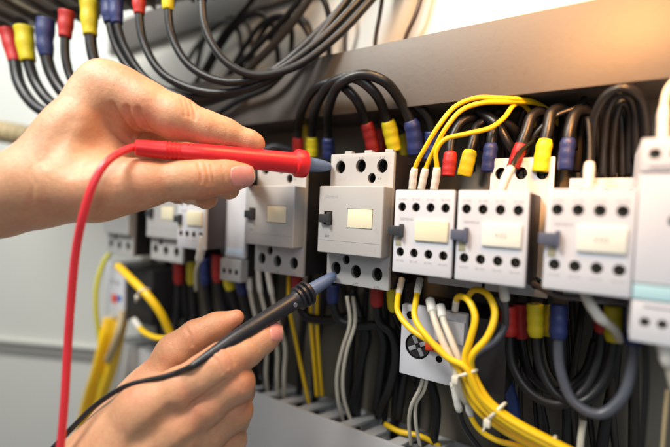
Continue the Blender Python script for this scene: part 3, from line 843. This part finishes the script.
# cables lost in the dark behind the others
GN = 'dark tangle of cables on the mounting plate'
for k in range(11):
    x = 262 + 15.5 * k + random.uniform(-4, 4)
    top = 262 + 2.5 * k
    dx = random.uniform(-14, 14)
    cable('black cable lost in the dark tangle on the plate below the grey contactors',
          [(x, top, -14), (x + dx * .4, top + 40, -16 - random.random() * 6), (x + dx, top + 85, -18), (x + dx * .7 - 4, 404 + .25 * k * 15, -16)], random.uniform(2.2, 3.4), cable_black, [], GN)
for k in range(9):
    x = 500 + 17 * k + random.uniform(-5, 5)
    dx = random.uniform(-16, 16)
    cable('dark cable lost in the tangle behind the U loops',
          [(x, 296, -12), (x + dx * .5, 340, -16 - random.random() * 8), (x + dx, 392, -14 - random.random() * 8), (x + dx * .4, 470, -12)], random.uniform(1.3, 2.6), brown_jacket if k % 3 else cable_black, [], GN)
for k in range(8):
    x = 470 + 21 * k + random.uniform(-4, 4)
    dx = random.uniform(14, 34)
    cable('dark cable lost in the shade over the white contactors',
          [(x, 172, -9), (x + 3, 140, -14), (x + dx * .5, 112 - k * 1.2, -20), (x + dx, 128, -14), (x + dx * 1.1, 168, -9)], random.uniform(1.5, 2.4), brown_jacket, [], GN)
for k in range(6):
    x = 150 + 15 * k + random.uniform(-3, 3)
    cable('black cable lost in the dark below the far contactors',
          [(x, 258, -20), (x + 2, 300, -26), (x + 8, 345, -24), (x + 16, 392, -20)], random.uniform(2.8, 3.8), cable_black, [], GN)

# yellow bundle
BY = -78
GQ = 'yellow wires tied into the bundle'
tail = [(0, 0), (16, 30), (40, 50), (84, 74), (120, 92)]
def bundle(label, head, off, m=cable_yellow, ends=(), r=1.75):
    pts = head + [(466 + a + off[0], 374 + b + off[1], BY + off[2] + k * 2.2) for k, (a, b) in enumerate(tail)]
    cable(label, pts, r, m, ends, GQ, 'wire', 'wire')
bundle('outer left yellow wire of the bundle, from a pale ferrule at the relay corner', [(402, 279, -58), (398, 297, -68), (398, 312, -76), (410, 328, -80), (436, 346, -82)], (-5, -2, -2), ends=[(0, 'w', 12, 2.1)])
bundle('second yellow wire of the bundle, crossing the relay face', [(420, 279, -60), (416, 300, -72), (415, 318, -80), (428, 338, -84), (448, 358, -84)], (-1, -7, -5), ends=[(0, 'w', 12, 2.2)])
bundle('third yellow wire of the bundle, narrow arch over the relay', [(455, 310, -64), (458, 297, -70), (468, 300, -76), (475, 316, -80), (470, 340, -82), (465, 358, -82)], (2, -1, -4), ends=[(0, 'w', 8, 1.9)])
bundle('fourth yellow wire of the bundle, wide arch beside the relay', [(466, 300, -58), (474, 290, -64), (487, 294, -72), (495, 312, -76), (488, 336, -80), (472, 356, -82)], (6, -5, -2))
bundle('fifth yellow wire of the bundle, lower inside strand', [(450, 346, -70), (456, 360, -74)], (-6, 4, 3))
bundle('sixth yellow wire of the bundle, hidden strand at the back', [(467, 356, -66), (468, 364, -69)], (5, 1, 5))
cable('bright white wire with ring ferrule across the relay face, left', [(430, 300, -68), (434, 318, -76), (442, 340, -80), (454, 366, -80), (460, 392, -76), (466, 402, -72)], 1.9, cable_white, [(0, 'w', 9, 2.7)], 'white wires on the small relay', 'wire', 'wire')
cable('bright white wire with ring ferrule across the relay face, right', [(440, 306, -68), (444, 322, -74), (452, 342, -78), (462, 366, -78), (470, 392, -74), (474, 402, -70)], 1.9, cable_white, [(0, 'w', 8, 2.7)], 'white wires on the small relay', 'wire', 'wire')
cable('grey cable curving behind the yellow arches', [(498, 296, -52), (505, 312, -54), (504, 328, -56), (494, 342, -60), (478, 352, -66), (468, 362, -70)], 2.1, cable_grey, [], None, 'cable')
GX = 'wires with white ferrules under the bundle'
cable('black wire with white ferrule dropping left under the bundle', [(453, 382, -70), (456, 396, -70), (459, 410, -68), (464, 426, -64), (478, 446, -58), (500, 470, -54)], 1.5, cable_black, [(0, 'w', 17, 2.1)], GX, 'wire', 'wire')
cable('yellow wire with white ferrule hooking below the bundle', [(465, 386, -68), (468, 402, -68), (471, 416, -66), (480, 430, -64), (496, 440, -62), (522, 448, -58), (550, 470, -56)], 1.6, cable_yellow, [(0, 'w', 17, 2.1)], GX, 'wire', 'wire')

def tie(label, x, y, Y, r, ang):
    p = at(x, y, Y)
    root = empty('cable_tie', p, label, 'cable tie', 'white nylon cable ties')
    a = np.array([math.cos(ang), -0.15, -math.sin(ang)]); a /= np.linalg.norm(a)
    u = np.cross(a, [0, 1, 0]); u /= np.linalg.norm(u)
    v = np.cross(a, u)
    t = np.linspace(0, 2 * math.pi, 40)
    ring = np.array([u * math.cos(k) * r + v * math.sin(k) * r * .9 for k in t])
    V, F = sweep(ring, 0.85, 8)
    mesh_obj('strap', V, F, tie_white, root)
    q = u * (-r - .3) + v * 1.0
    b = box(-1.7, 1.7, -1.9, 1.9, -1.9, 1.9, .5)
    mesh_obj('lock', np.array(b[0]) + q + np.array([0, -2.4, -1]), b[1], tie_white, root, auto=35)
    tail_ = sweep(catmull([q, q + np.array([-1, -2.5, -3.5]), q + np.array([-2, -3, -6])]), .6, 8)
    mesh_obj('strap_end', *tail_, tie_white, root)
tie('white cable tie at the neck of the yellow bundle, below the relay', 467, 373, BY - 1, 5.4, 1.05)
tie('white cable tie lower on the yellow bundle, half way to the bottom edge', 497, 411, BY + 3, 6.0, .62)
tie('white cable tie on the bundle at the bottom edge of the picture', 548, 446, BY + 8, 6.0, .5)

# lower right U loops
GU = 'thick U loops at the lower right'
cable('black U loop from the red sleeve, outermost left', [(508, 306, -52), (509, 334, -52), (513, 366, -54), (530, 392, -56), (556, 404, -56), (582, 392, -52), (598, 362, -48), (602, 336, -46), (603, 310, -46)], 2.6, cable_black, [(0, 'r', 17, 4.4), (1, 'r', 12, 3.9)], GU)
cable('black U loop from the yellow sleeve, middle', [(535, 304, -52), (536, 336, -52), (541, 368, -54), (556, 394, -56), (580, 402, -55), (602, 384, -52), (613, 352, -50), (614, 306, -48)], 2.6, cable_black, [(0, 'y', 18, 4.3), (1, 'y', 18, 4.4)], GU)
cable('grey U loop from the blue sleeve, nearest and lowest', [(559, 304, -56), (558, 338, -58), (561, 372, -60), (574, 402, -62), (598, 414, -62), (620, 400, -60), (632, 366, -56), (634, 308, -52)], 2.5, cable_grey, [(0, 'b', 18, 4.4), (1, 'b', 18, 4.4)], GU)
cable('hidden black U loop with dark red sleeve at the back', [(520, 304, -38), (522, 340, -38), (532, 376, -38), (556, 392, -38), (584, 374, -36), (596, 340, -34)], 2.6, cable_black, [(0, 'r', 20, 4.3)], GU)
cable('hidden black U loop with dark yellow sleeve at the back', [(547, 304, -36), (549, 340, -36), (556, 372, -36), (578, 392, -36), (606, 374, -36), (622, 330, -34)], 2.6, cable_black, [(0, 'y', 18, 4.0)], GU)
cable('white wire with ferrule slanting under the nearest white contactor', [(584, 290, -70), (590, 304, -72), (600, 318, -72), (613, 328, -66), (620, 340, -52)], 2.0, cable_white, [(0, 'w', 18, 2.4)], GF, 'wire', 'wire')
cable('thin dark lead bent below the nearest white contactor', [(530, 282, -60), (560, 296, -66), (600, 298, -66), (636, 304, -60)], 1.6, mat('mauve lead', (.10, .08, .08), .4), [], None, 'cable')
GE = 'dark cables standing at the lower right'
for lb, p, r, m in (('dark cable dropping at the far right under the tall unit', [(645, 330, -60), (646, 380, -58), (641, 450, -56)], 1.5, cable_black),
                    ('dark cable dropping behind the grey U loop, left', [(564, 320, -16), (566, 380, -20), (567, 420, -20), (566, 460, -20)], 2.6, cable_black),
                    ('dark cable dropping behind the grey U loop, right', [(618, 320, -18), (612, 390, -20), (606, 420, -20), (600, 460, -20)], 3.0, cable_black),
                    ('dark cable dropping between U loop and yellow bundle', [(534, 330, -14), (540, 400, -20), (546, 430, -20), (544, 460, -20)], 2.2, cable_black),
                    ('cream wire poking up below the grey U loop', [(583, 420, -44), (581, 436, -46), (579, 470, -46)], 1.7, cable_white),
                    ('tan wire at the right edge under the tall unit', [(668, 390, -60), (665, 420, -60), (661, 470, -58)], .9, hose_beige),
                    ('dark blue cable behind the yellow bundle', [(506, 382, -30), (512, 400, -30), (516, 440, -28)], 3.6, cable_blue),
                    ('thin grey wire wandering behind the yellow bundle', [(520, 356, -36), (530, 382, -36), (540, 410, -34), (540, 450, -30)], 1.2, cable_black)):
    cable(lb, p, r, m, [], GE, 'cable')
cable('white ferrule wire hanging under the tall white unit', [(664, 336, -80), (665, 352, -80), (669, 368, -78), (674, 390, -74)], 1.4, cable_white, [(0, 'w', 13, 2.6)], GF, 'wire', 'wire')
cable('upright grey cable beside the fourth yellow arch', [(503, 284, -66), (505, 300, -66), (506, 316, -60), (506, 336, -50)], 1.6, cable_grey, [(0, 'w', 9, 2.6)], None, 'cable')
GI = 'yellow wires lying inside the slotted duct'
for lb, p in (('yellow wire lying in the slotted duct below the straight pair', [(236, 404, -22), (262, 408, -24), (290, 416, -22), (300, 424, -18)]),
              ('yellow wire lying in the slotted duct near the white pair', [(385, 424, -26), (398, 431, -28), (420, 436, -26), (440, 446, -20)])):
    cable(lb, p, 1.9, cable_yellow, [], GI, 'wire', 'wire')

# far left yellow wires
cable('lime wire arching beside the blurred far relay', [(112, 250, -62), (104, 262, -70), (97, 284, -76), (96, 310, -76), (99, 336, -72), (101, 370, -66), (98, 410, -60)], 2.4, cable_lime, [], 'far yellow wires', 'wire', 'wire')
for lb, dx, dY in (('far yellow bundle strand at the left, below the blurred relay', -5, 0), ('far yellow bundle strand in the middle, below the blurred relay', 0, 5), ('far yellow bundle strand at the right, below the blurred relay', 5, 0), ('far yellow bundle strand tucked behind the others', 9, 6), ('far yellow bundle strand nearest, a little apart at the left', -9, -4)):
    cable(lb, [(116 + dx, 318, -60 + dY), (112 + dx, 336, -66 + dY), (105 + dx, 366, -68 + dY), (94 + dx, 402, -66 + dY), (84 + dx, 450, -60 + dY)], 3.6, cable_yellow, [], 'far yellow wires', 'wire', 'wire')
cable('far cream wire wrapped in the yellow bundle', [(122, 312, -64), (119, 330, -72), (114, 345, -74), (108, 360, -72)], 3.6, hose_beige, [], 'far yellow wires', 'wire', 'wire')
cable('far thick yellow wire slanting down with a white tie', [(118, 266, -72), (132, 280, -80), (148, 296, -80), (160, 312, -74), (172, 336, -64)], 3.6, cable_yellow, [], 'far yellow wires', 'wire', 'wire')
cable('far yellow wire hooking right of the blurred relay', [(134, 320, -64), (144, 332, -70), (158, 338, -70), (176, 338, -64)], 2.4, cable_yellow, [(0, 'w', 18, 2.9)], 'far yellow wires', 'wire', 'wire')
tie('blurred white cable tie on the far slanting yellow wire', 144, 292, -80, 5.4, .85)

# ------------------------------------------------------------------ hands (one closed surface each, grown from tapered limbs)
def nrm(v): return v / np.linalg.norm(v)

class Hand:
    def __init__(self):
        self.palm = []; self.fingers = []; self.bumps = []; self.creases = []; self.flush = []
    @staticmethod
    def node(n):
        x, y, r, d = n
        return dep(x, y, d), r * d / FPX
    def chain(self, nodes, k=5.0):
        c = [self.node(n) for n in nodes]
        return [(a[0], b[0], a[1], b[1]) for a, b in zip(c[:-1], c[1:])], k
    @staticmethod
    def cone(P, s):
        a, b, ra, rb = s
        ab = (b - a).astype(P.dtype)
        t = np.clip(((P - a) @ ab) / (ab @ ab), 0, 1)
        q = P - a - t[:, None] * ab
        return np.sqrt((q * q).sum(1)) - (ra + (rb - ra) * t)
    @staticmethod
    def smin(a, b, k):
        h = np.maximum(k - np.abs(a - b), 0) / k
        return np.minimum(a, b) - h * h * k * .25
    def union(self, P, segs, k):
        d = None
        for s in segs:
            c = self.cone(P, s)
            d = c if d is None else self.smin(d, c, k)
        return d
    def base(self, P):
        pd = None
        for segs, k in self.palm:
            for s in segs:
                c = self.cone(P, s)
                pd = c if pd is None else self.smin(pd, c, k)
        out = pd
        for segs, k, kb in self.fingers:
            f = self.smin(pd, self.union(P, segs, k), kb)
            out = self.smin(out, f, 1.0)
        for c, r, k in self.bumps:
            out = self.smin(out, np.sqrt(((P - c) ** 2).sum(1)) - r, k)
        return out
    def full(self, P):
        d = self.base(P)
        for pts, amp, wd in self.creases:
            m = np.full(len(P), 1e9)
            for a, b in zip(pts[:-1], pts[1:]):
                m = np.minimum(m, self.cone(P, (a, b, 0.0, 0.0)))
            d = d + amp * np.exp(-(m / wd) ** 2)
        return d
    def surf(self, pts, fn=None):
        """where sight lines meet the skin"""
        fn = fn or self.full
        r = np.array([nrm(ray(*p)) for p in pts])
        t = np.full(len(r), 120.0)
        for _ in range(90):
            t = t + np.clip(fn(CAM + r * t[:, None]), -5, 20) * .85
        return CAM + r * t[:, None]
    def grad(self, P, h=.35):
        g = np.stack([self.full(P + e) - self.full(P - e) for e in np.eye(3) * h], 1)
        return g / (np.linalg.norm(g, axis=1)[:, None] + 1e-9)
    def crease(self, pts, amp, wd):
        self.pending = getattr(self, 'pending', [])
        self.pending.append((pts, amp, wd))
    def build(self, name, label, lo, hi, h=0.8):
        self.creases = []
        pend = [(self.surf(p, self.base), a, wd) for p, a, wd in getattr(self, 'pending', [])]
        self.creases = pend
        n = [int((hi[i] - lo[i]) / h) + 1 for i in range(3)]
        ax = [lo[i] + np.arange(n[i]) * h for i in range(3)]
        # coarse pass first: only cells near the skin are evaluated finely
        G = np.full(n, 9.0, np.float32)
        step = 8
        for i in range(0, n[0], step):
            for j in range(0, n[1], step):
                ks = np.arange(0, n[2], step)
                cx = np.stack([np.full(len(ks), lo[0] + (i + step / 2) * h), np.full(len(ks), lo[1] + (j + step / 2) * h), lo[2] + (ks + step / 2) * h], 1)
                dv = self.base(cx)
                for k, v in zip(ks, dv):
                    sl = (slice(i, min(i + step, n[0])), slice(j, min(j + step, n[1])), slice(k, min(k + step, n[2])))
                    if abs(v) > step * h * 1.1 + 2:
                        G[sl] = 9.0 if v > 0 else -9.0
                    else:
                        X, Y, Z = np.meshgrid(ax[0][sl[0]], ax[1][sl[1]], ax[2][sl[2]], indexing='ij')
                        G[sl] = self.full(np.stack([X.ravel(), Y.ravel(), Z.ravel()], 1)).reshape(X.shape)
        ins = G < 0
        c8 = [(a, b, c) for a in (0, 1) for b in (0, 1) for c in (0, 1)]
        m = [q - 1 for q in n]
        sub = lambda A, o: A[o[0]:o[0] + m[0], o[1]:o[1] + m[1], o[2]:o[2] + m[2]]
        cnt = sum(sub(ins, o).astype(np.int8) for o in c8)
        act = (cnt > 0) & (cnt < 8)
        idx = np.full(m, -1, np.int64)
        cells = np.argwhere(act)
        idx[act] = np.arange(len(cells))
        acc = np.zeros((len(cells), 3)); num = np.zeros(len(cells))
        for o in c8:
            for axn in range(3):
                if o[axn]: continue
                o2 = list(o); o2[axn] = 1
                a = G[tuple((cells + o).T)]; b = G[tuple((cells + o2).T)]
                x = (a < 0) != (b < 0)
                t = np.where(x, a / np.where(x, a - b, 1), 0)
                p = np.tile(np.array(o, float), (len(cells), 1)); p[:, axn] += t
                acc[x] += p[x]; num[x] += 1
        V = np.array(lo) + (cells + acc / num[:, None]) * h
        F = []
        for axn in range(3):
            o1 = [0, 0, 0]; o1[axn] = 1
            s = [slice(0, n[q] - (1 if q == axn else 0)) for q in range(3)]
            A = ins[tuple(s)]
            s2 = [slice(o1[q], n[q]) for q in range(3)]
            B = ins[tuple(s2)]
            ed = np.argwhere(A != B)
            b_, c_ = (axn + 1) % 3, (axn + 2) % 3
            ok = (ed[:, b_] > 0) & (ed[:, c_] > 0) & (ed[:, b_] < m[b_]) & (ed[:, c_] < m[c_])
            ed = ed[ok]
            fl = A[tuple(ed.T)]
            q = []
            for db, dc in ((-1, -1), (0, -1), (0, 0), (-1, 0)):
                e = ed.copy(); e[:, b_] += db; e[:, c_] += dc
                q.append(idx[tuple(e.T)])
            q = np.stack(q, 1)
            q[~fl] = q[~fl][:, ::-1]
            F.append(q)
        F = np.concatenate(F)
        F = F[(F >= 0).all(1)]
        for _ in range(2):
            V = V - self.grad(V) * np.clip(self.full(V), -.6, .6)[:, None]
        o0 = V.mean(0)
        o = mesh_obj(name, V, F, skin, origin=o0)
        at_ = o.data.attributes.new('flush', 'FLOAT', 'POINT')
        fl = np.zeros(len(V))
        for p, r, amt in self.flush:
            c = self.surf([p])[0] if len(p) == 2 else dep(*p)
            fl = np.maximum(fl, amt * np.exp(-((V - c) ** 2).sum(1) / (r * r)))
        at_.data.foreach_set('value', fl.astype(np.float32))
        tag(o, label, 'hand')
        self.o, self.o0 = o, o0
        return o
    def nail(self, c, ang, hl, hw, pw=2.6, tip=0.78):
        """nail plate lying on the finger: c centre, ang its direction, half length and half width as seen"""
        nu, nv = 25, 19
        ca, sa = math.cos(ang), math.sin(ang)
        pts, uv = [], []
        for i in range(nu):
            for j in range(nv):
                u = -1 + 2 * i / (nu - 1); v = -1 + 2 * j / (nv - 1)
                # squircle mapping keeps a rounded outline
                uu = u * math.sqrt(max(0, 1 - 0.36 * v * v)); vv = v * math.sqrt(max(0, 1 - 0.30 * u * u))
                pts.append((c[0] + uu * hl * ca - vv * hw * sa, c[1] + uu * hl * sa + vv * hw * ca))
                uv.append((u, v))
        P = self.surf(pts)
        N = self.grad(P)
        uv = np.array(uv)
        e = np.maximum(np.abs(uv[:, 0]), np.abs(uv[:, 1]))
        hgt = np.where(e > .97, -0.5, 0.42 * (1 - e ** 4 * .55) + np.where(uv[:, 0] > .6, .18, 0))
        P = P + N * hgt[:, None]
        F, fm = [], []
        for i in range(nu - 1):
            for j in range(nv - 1):
                F.append([i * nv + j, i * nv + j + 1, (i + 1) * nv + j + 1, (i + 1) * nv + j])
                fm.append(1 if uv[i * nv + j][0] > tip else 0)
        V = P - self.o0
        o = mesh_obj('fingernail', V, F, [nail_pink, nail_tip], self.o, fm=fm)
        bm = bmesh.new(); bm.from_mesh(o.data)
        bmesh.ops.recalc_face_normals(bm, faces=bm.faces)
        f = max(bm.faces, key=lambda f: f.calc_area())
        if f.normal.dot(Vector(D_)) > 0:
            bmesh.ops.reverse_faces(bm, faces=bm.faces)
        bm.to_mesh(o.data); bm.free()

# ---- upper hand
H = Hand()
H.palm = [H.chain([(-300, 262, 50, 232), (-150, 232, 40, 232), (-60, 212, 34, 232), (0, 199, 31, 232), (40, 186, 31, 232)], 16),
          H.chain([(44, 180, 29, 232), (76, 134, 24, 236), (103, 89, 19, 240)], 18),
          H.chain([(46, 188, 30, 230), (92, 188, 25, 229), (130, 186, 20, 230)], 16),
          H.chain([(76, 158, 26, 242), (112, 130, 19, 252)], 18),
          H.chain([(80, 175, 26, 243), (130, 160, 20, 258)], 16)]
idx_ = H.chain([(96, 96, 22, 241), (107, 86, 21.5, 240), (124, 94, 23.5, 240), (145, 105, 22.5, 240), (176, 118, 20.5, 242), (208, 129, 15.6, 246), (226, 134, 13.4, 249), (250, 142, 10.0, 253), (256, 144, 8.2, 254)], 6)
thb = H.chain([(100, 190, 24, 228), (150, 183, 19.5, 231), (184, 180, 18.0, 235), (204, 178.5, 18.0, 239), (226, 176, 15.5, 243), (242, 175, 12.8, 246)], 6)
mid = H.chain([(108, 112, 20, 258), (178, 150, 16, 274), (205, 178, 13.5, 268), (229, 189, 10.5, 256)], 6)
rng = H.chain([(104, 130, 22, 268), (165, 165, 17, 284), (190, 188, 14, 275), (206, 198, 11.5, 256)], 6)
pky = H.chain([(96, 150, 20, 276), (150, 175, 14, 288), (178, 192, 12, 278)], 6)
H.fingers = [(*idx_, 12), (*thb, 13), (*mid, 8), (*rng, 8), (*pky, 8)]
H.crease([(112, 106), (117, 116), (123, 125), (134, 136)], 2.6, 1.5)
H.crease([(127, 109), (130, 119), (138, 130)], 2.8, 1.5)
H.crease([(138, 110), (142, 120), (148, 129)], 2.4, 1.3)
H.crease([(106, 118), (113, 130), (124, 140), (134, 145)], 1.8, 1.4)
H.crease([(186, 100), (189, 108), (190, 117)], .8, .8)
H.crease([(191, 102), (194, 110), (195, 119)], .75, .8)
H.crease([(181, 98), (184, 107), (185, 116)], .55, .8)
H.crease([(225, 125), (227, 131), (226, 137)], .3, .7)
H.crease([(198, 163), (201, 172), (201, 182)], .7, .8)
H.crease([(205, 163), (208, 173), (208, 184)], .75, .8)
H.crease([(211, 165), (213, 174), (213, 184)], .6, .7)
H.crease([(222, 166), (225, 175), (223, 186), (228, 190)], .35, .8)
H.crease([(104, 124), (92, 146), (76, 166)], 2.2, 7.0)
H.crease([(70, 122), (58, 142), (44, 160)], .7, 4.0)
H.crease([(30, 168), (34, 184), (32, 202)], .35, 1.0)
H.flush = [((240, 176), 7, .55), ((205, 174), 8, .25), ((190, 110), 8, .25), ((140, 122), 13, .6), ((128, 140), 9, .55), ((252, 141), 6, .4), ((207, 196), 8, .6), ((229, 190), 8, .6), ((104, 75), 9, .12), ((150, 168), 12, .3)]
lo = np.array([-260.0, -200, -30]); 
ends = np.array([s[0] for c in (H.palm + [(f[0], 0) for f in H.fingers]) for s in c[0]] + [s[1] for c in (H.palm + [(f[0], 0) for f in H.fingers]) for s in c[0]])
rr = 28
H.build('hand', 'hand pinching the red probe between thumb and index finger, reaching in from the left', ends.min(0) - rr, ends.max(0) + rr)
H.nail((242.5, 176), -0.06, 12.8, 11.4)

# ---- lower hand
K = Hand()
K.palm = [K.chain([(-20, 760, 68, 218), (30, 640, 62, 218), (66, 545, 54, 220), (98, 480, 45, 223)], 20),
          K.chain([(104, 470, 38, 224), (130, 432, 28, 225), (150, 407, 22, 225)], 14),
          K.chain([(112, 480, 38, 229), (155, 445, 26, 229), (178, 426, 21, 229)], 14),
          K.chain([(122, 440, 30, 238), (140, 405, 20, 242)], 16)]
ki = K.chain([(144, 409, 24.5, 224), (178, 390, 20.5, 224), (205, 374, 19.0, 225), (223, 363, 19.5, 227), (246, 350, 15.8, 234), (264, 338, 13.2, 240), (273, 333, 10.6, 243)], 5)
km = K.chain([(174, 430, 23, 227), (206, 405, 18.5, 227), (236, 383, 17.0, 229), (238, 392, 15, 246), (222, 392, 13, 262)], 5)
kr = K.chain([(178, 456, 22, 233), (208, 432, 18, 234), (235, 411, 16.0, 237), (234, 420, 14, 254), (215, 420, 12, 268)], 5)
kp = K.chain([(174, 482, 21, 240), (205, 460, 17, 241), (230, 440, 15.0, 246), (226, 446, 12.5, 260), (208, 448, 12, 268)], 5)
kt = K.chain([(124, 420, 24, 244), (150, 386, 19, 248), (176, 352, 17.5, 249), (196, 336, 14.5, 250), (216, 326, 11.8, 251), (236, 317.5, 8.0, 252)], 6)
K.fingers = [(*ki, 9), (*km, 9), (*kr, 9), (*kp, 9), (*kt, 12)]
K.crease([(216, 350), (224, 358), (228, 368)], .5, .9)
K.crease([(222, 346), (230, 354), (234, 364)], .5, .9)
K.crease([(210, 354), (218, 362), (222, 372)], .4, .9)
K.crease([(250, 337), (256, 344), (259, 350)], .4, .8)
K.crease([(186, 328), (190, 336), (192, 345)], .6, 1.0)
K.crease([(229, 374), (237, 380), (243, 390)], .35, .9)
K.crease([(192, 404), (210, 391), (226, 380)], .9, 1.4)
K.crease([(170, 412), (158, 422), (146, 434), (132, 446)], 1.6, 3.8)
K.crease([(200, 436), (188, 444), (176, 454)], 1.5, 3.5)
K.crease([(140, 446), (128, 458)], .8, 3.0)
K.bumps = [(dep(147, 405, 221), 11.5, 9), (dep(182, 428, 224), 10.5, 8)]
K.flush = [((276, 330), 7, .55), ((226, 360), 9, .3), ((240, 382), 9, .4), ((238, 410), 9, .4), ((236, 318), 8, .5), ((190, 335), 10, .3), ((200, 402), 12, .35)]
ends = np.array([s[0] for c in (K.palm + [(f[0], 0) for f in K.fingers]) for s in c[0]] + [s[1] for c in (K.palm + [(f[0], 0) for f in K.fingers]) for s in c[0]])
K.build('hand', 'hand guiding the black probe, curled fingers seen from the back, rising from the bottom edge', ends.min(0) - 34, ends.max(0) + 34)
K.nail((276.5, 330.5), 1.15 - math.pi / 2 + .35, 6.6, 11.2, tip=.7)

# ------------------------------------------------------------------ probes
def lathe_along(a, b, prof, seg=28):
    """prof: (distance from a, radius)"""
    a = np.asarray(a, float); b = np.asarray(b, float)
    d = nrm(b - a)
    P = np.array([a + d * s for s, r in prof])
    T = d
    u = nrm(np.cross(T, [0, 0, 1.0])); v = np.cross(T, u)
    g = np.arange(seg) * 2 * math.pi / seg
    V = np.concatenate([P[i] + prof[i][1] * (np.cos(g)[:, None] * u + np.sin(g)[:, None] * v) for i in range(len(prof))])
    F = []
    for i in range(len(prof) - 1):
        for k in range(seg):
            j = (k + 1) % seg
            F.append([i * seg + k, (i + 1) * seg + k, (i + 1) * seg + j, i * seg + j][::-1])
    F.append(list(range(seg))[::-1]); F.append([(len(prof) - 1) * seg + k for k in range(seg)])
    return V, F

def red_probe():
    a, b = dep(134, 147.5, 222), dep(333, 167, 273)
    L = np.linalg.norm(b - a)
    root = empty('test_probe', a, 'red test probe pinched by the upper hand, its lead falling to the bottom edge', 'test probe')
    def s(px):                                   # length along the probe where it passes picture column px
        lo_, hi_ = 0.0, L
        for _ in range(40):
            m_ = (lo_ + hi_) / 2
            if proj(a + (b - a) / L * m_)[0] < px: lo_ = m_
            else: hi_ = m_
        return lo_
    k = [(s(135), 3.4), (s(136), 4.2), (s(150), 4.6), (s(163), 4.9)]
    for i in range(4):                            # grip ribs at the tail
        x = 165 + i * 4.2
        k += [(s(x), 5.15), (s(x + 1.4), 5.15), (s(x + 1.9), 4.75), (s(x + 3.6), 4.75)]
    k += [(s(184), 5.3), (s(205), 5.9), (s(232), 6.3), (s(262), 6.4), (s(288), 6.7), (s(294), 7.0), (s(295.5), 8.6), (s(297), 8.9), (s(303), 8.9), (s(305.5), 8.5), (s(306.4), 7.2), (s(307), 4.0)]
    V, F = lathe_along(a, b, k)
    mesh_obj('handle', V - a, F, probe_red, root, auto=38)
    t = [(s(305), 5.0), (s(307), 4.9), (s(318), 4.3), (s(326), 3.4), (s(329.5), 2.5), (s(331), 1.2), (s(331.3), .3)]
    V, F = lathe_along(a, b, t)
    mesh_obj('nose', V - a, F, probe_tip, root, auto=50)
    P = catmull([a + (b - a) / L * 6, a, dep(122, 152, 215), dep(107, 162, 206), dep(94, 182, 201), dep(84, 212, 200), dep(76, 250, 203), dep(71, 300, 206), dep(67.5, 350, 207), dep(64.5, 400, 206), dep(60, 452, 205), dep(52, 520, 205)])
    V, F = sweep(P, 1.95, 18)
    mesh_obj('lead', np.array(V) - a, F, lead_red, root)
    return root
red_probe()

def black_probe():
    a, b = dep(192, 366, 214), dep(336, 274.5, 270)
    L = np.linalg.norm(b - a)
    root = empty('test_probe', a, 'black test probe in the lower hand, slate nose at the lower left terminal', 'test probe')
    def s(px):
        lo_, hi_ = 0.0, L
        for _ in range(40):
            m_ = (lo_ + hi_) / 2
            if proj(a + (b - a) / L * m_)[0] < px: lo_ = m_
            else: hi_ = m_
        return lo_
    k = [(s(193), 1.9), (s(196), 2.1), (s(208), 2.7), (s(222), 3.6), (s(236), 4.5), (s(255), 4.9), (s(278), 5.0), (s(292), 5.1), (s(295), 5.4)]
    for i in range(3):                            # three guard rings
        x = 297 + i * 4.2
        k += [(s(x), 5.8), (s(x + .6), 7.4 + .25 * i), (s(x + 2.4), 7.5 + .25 * i), (s(x + 3.0), 6.2)]
    k += [(s(310), 6.0), (s(310.6), 4.0)]
    V, F = lathe_along(a, b, k)
    mesh_obj('handle', V - a, F, probe_black, root, auto=38)
    t = [(s(309), 4.5), (s(311), 4.4), (s(323), 3.9), (s(330), 3.5), (s(334), 2.6), (s(335.4), 1.4), (s(335.8), .3)]
    V, F = lathe_along(a, b, t)
    mesh_obj('nose', V - a, F, probe_tip, root, auto=50)
    # round pale button on the handle
    c = a + (b - a) / L * s(291)
    tow = nrm(CAM - c + np.array([0, 0, -120.0]))
    tow = nrm(tow - nrm(b - a) * (tow @ nrm(b - a)))
    V, F = cyl(c + tow * 4.3 - a, tow, 1.5, 1.3, 1.1, 20)
    mesh_obj('button', V, F, mat('slate button', (.16, .17, .24), .4), root, auto=40)
    on = [(180, 371.5), (165, 376.5), (148, 380), (132, 384), (118, 390), (104, 399), (90, 410), (78, 422), (68, 432)]
    Q = K.surf(on[:4], K.base)
    Q = [p - nrm(ray(*q)) * 1.2 for p, q in zip(Q, on)]
    d0 = proj(Q[-1])[2]
    for q, p in zip(on[4:], K.surf(on[4:], K.base)):
        d0 = min(proj(p)[2] - 1.2, d0 + 2.0)
        Q.append(dep(q[0], q[1], d0))
    P = catmull([a + (b - a) / L * 5, a] + Q[:1] + Q[1:] + [dep(57, 444, proj(Q[-1])[2]), dep(40, 462, proj(Q[-1])[2])])
    V, F = sweep(P, np.interp(np.linspace(0, 1, len(P)), [0, .25, 1], [1.8, 1.35, 1.6]), 16)
    mesh_obj('lead', np.array(V) - a, F, lead_black, root)
black_probe()
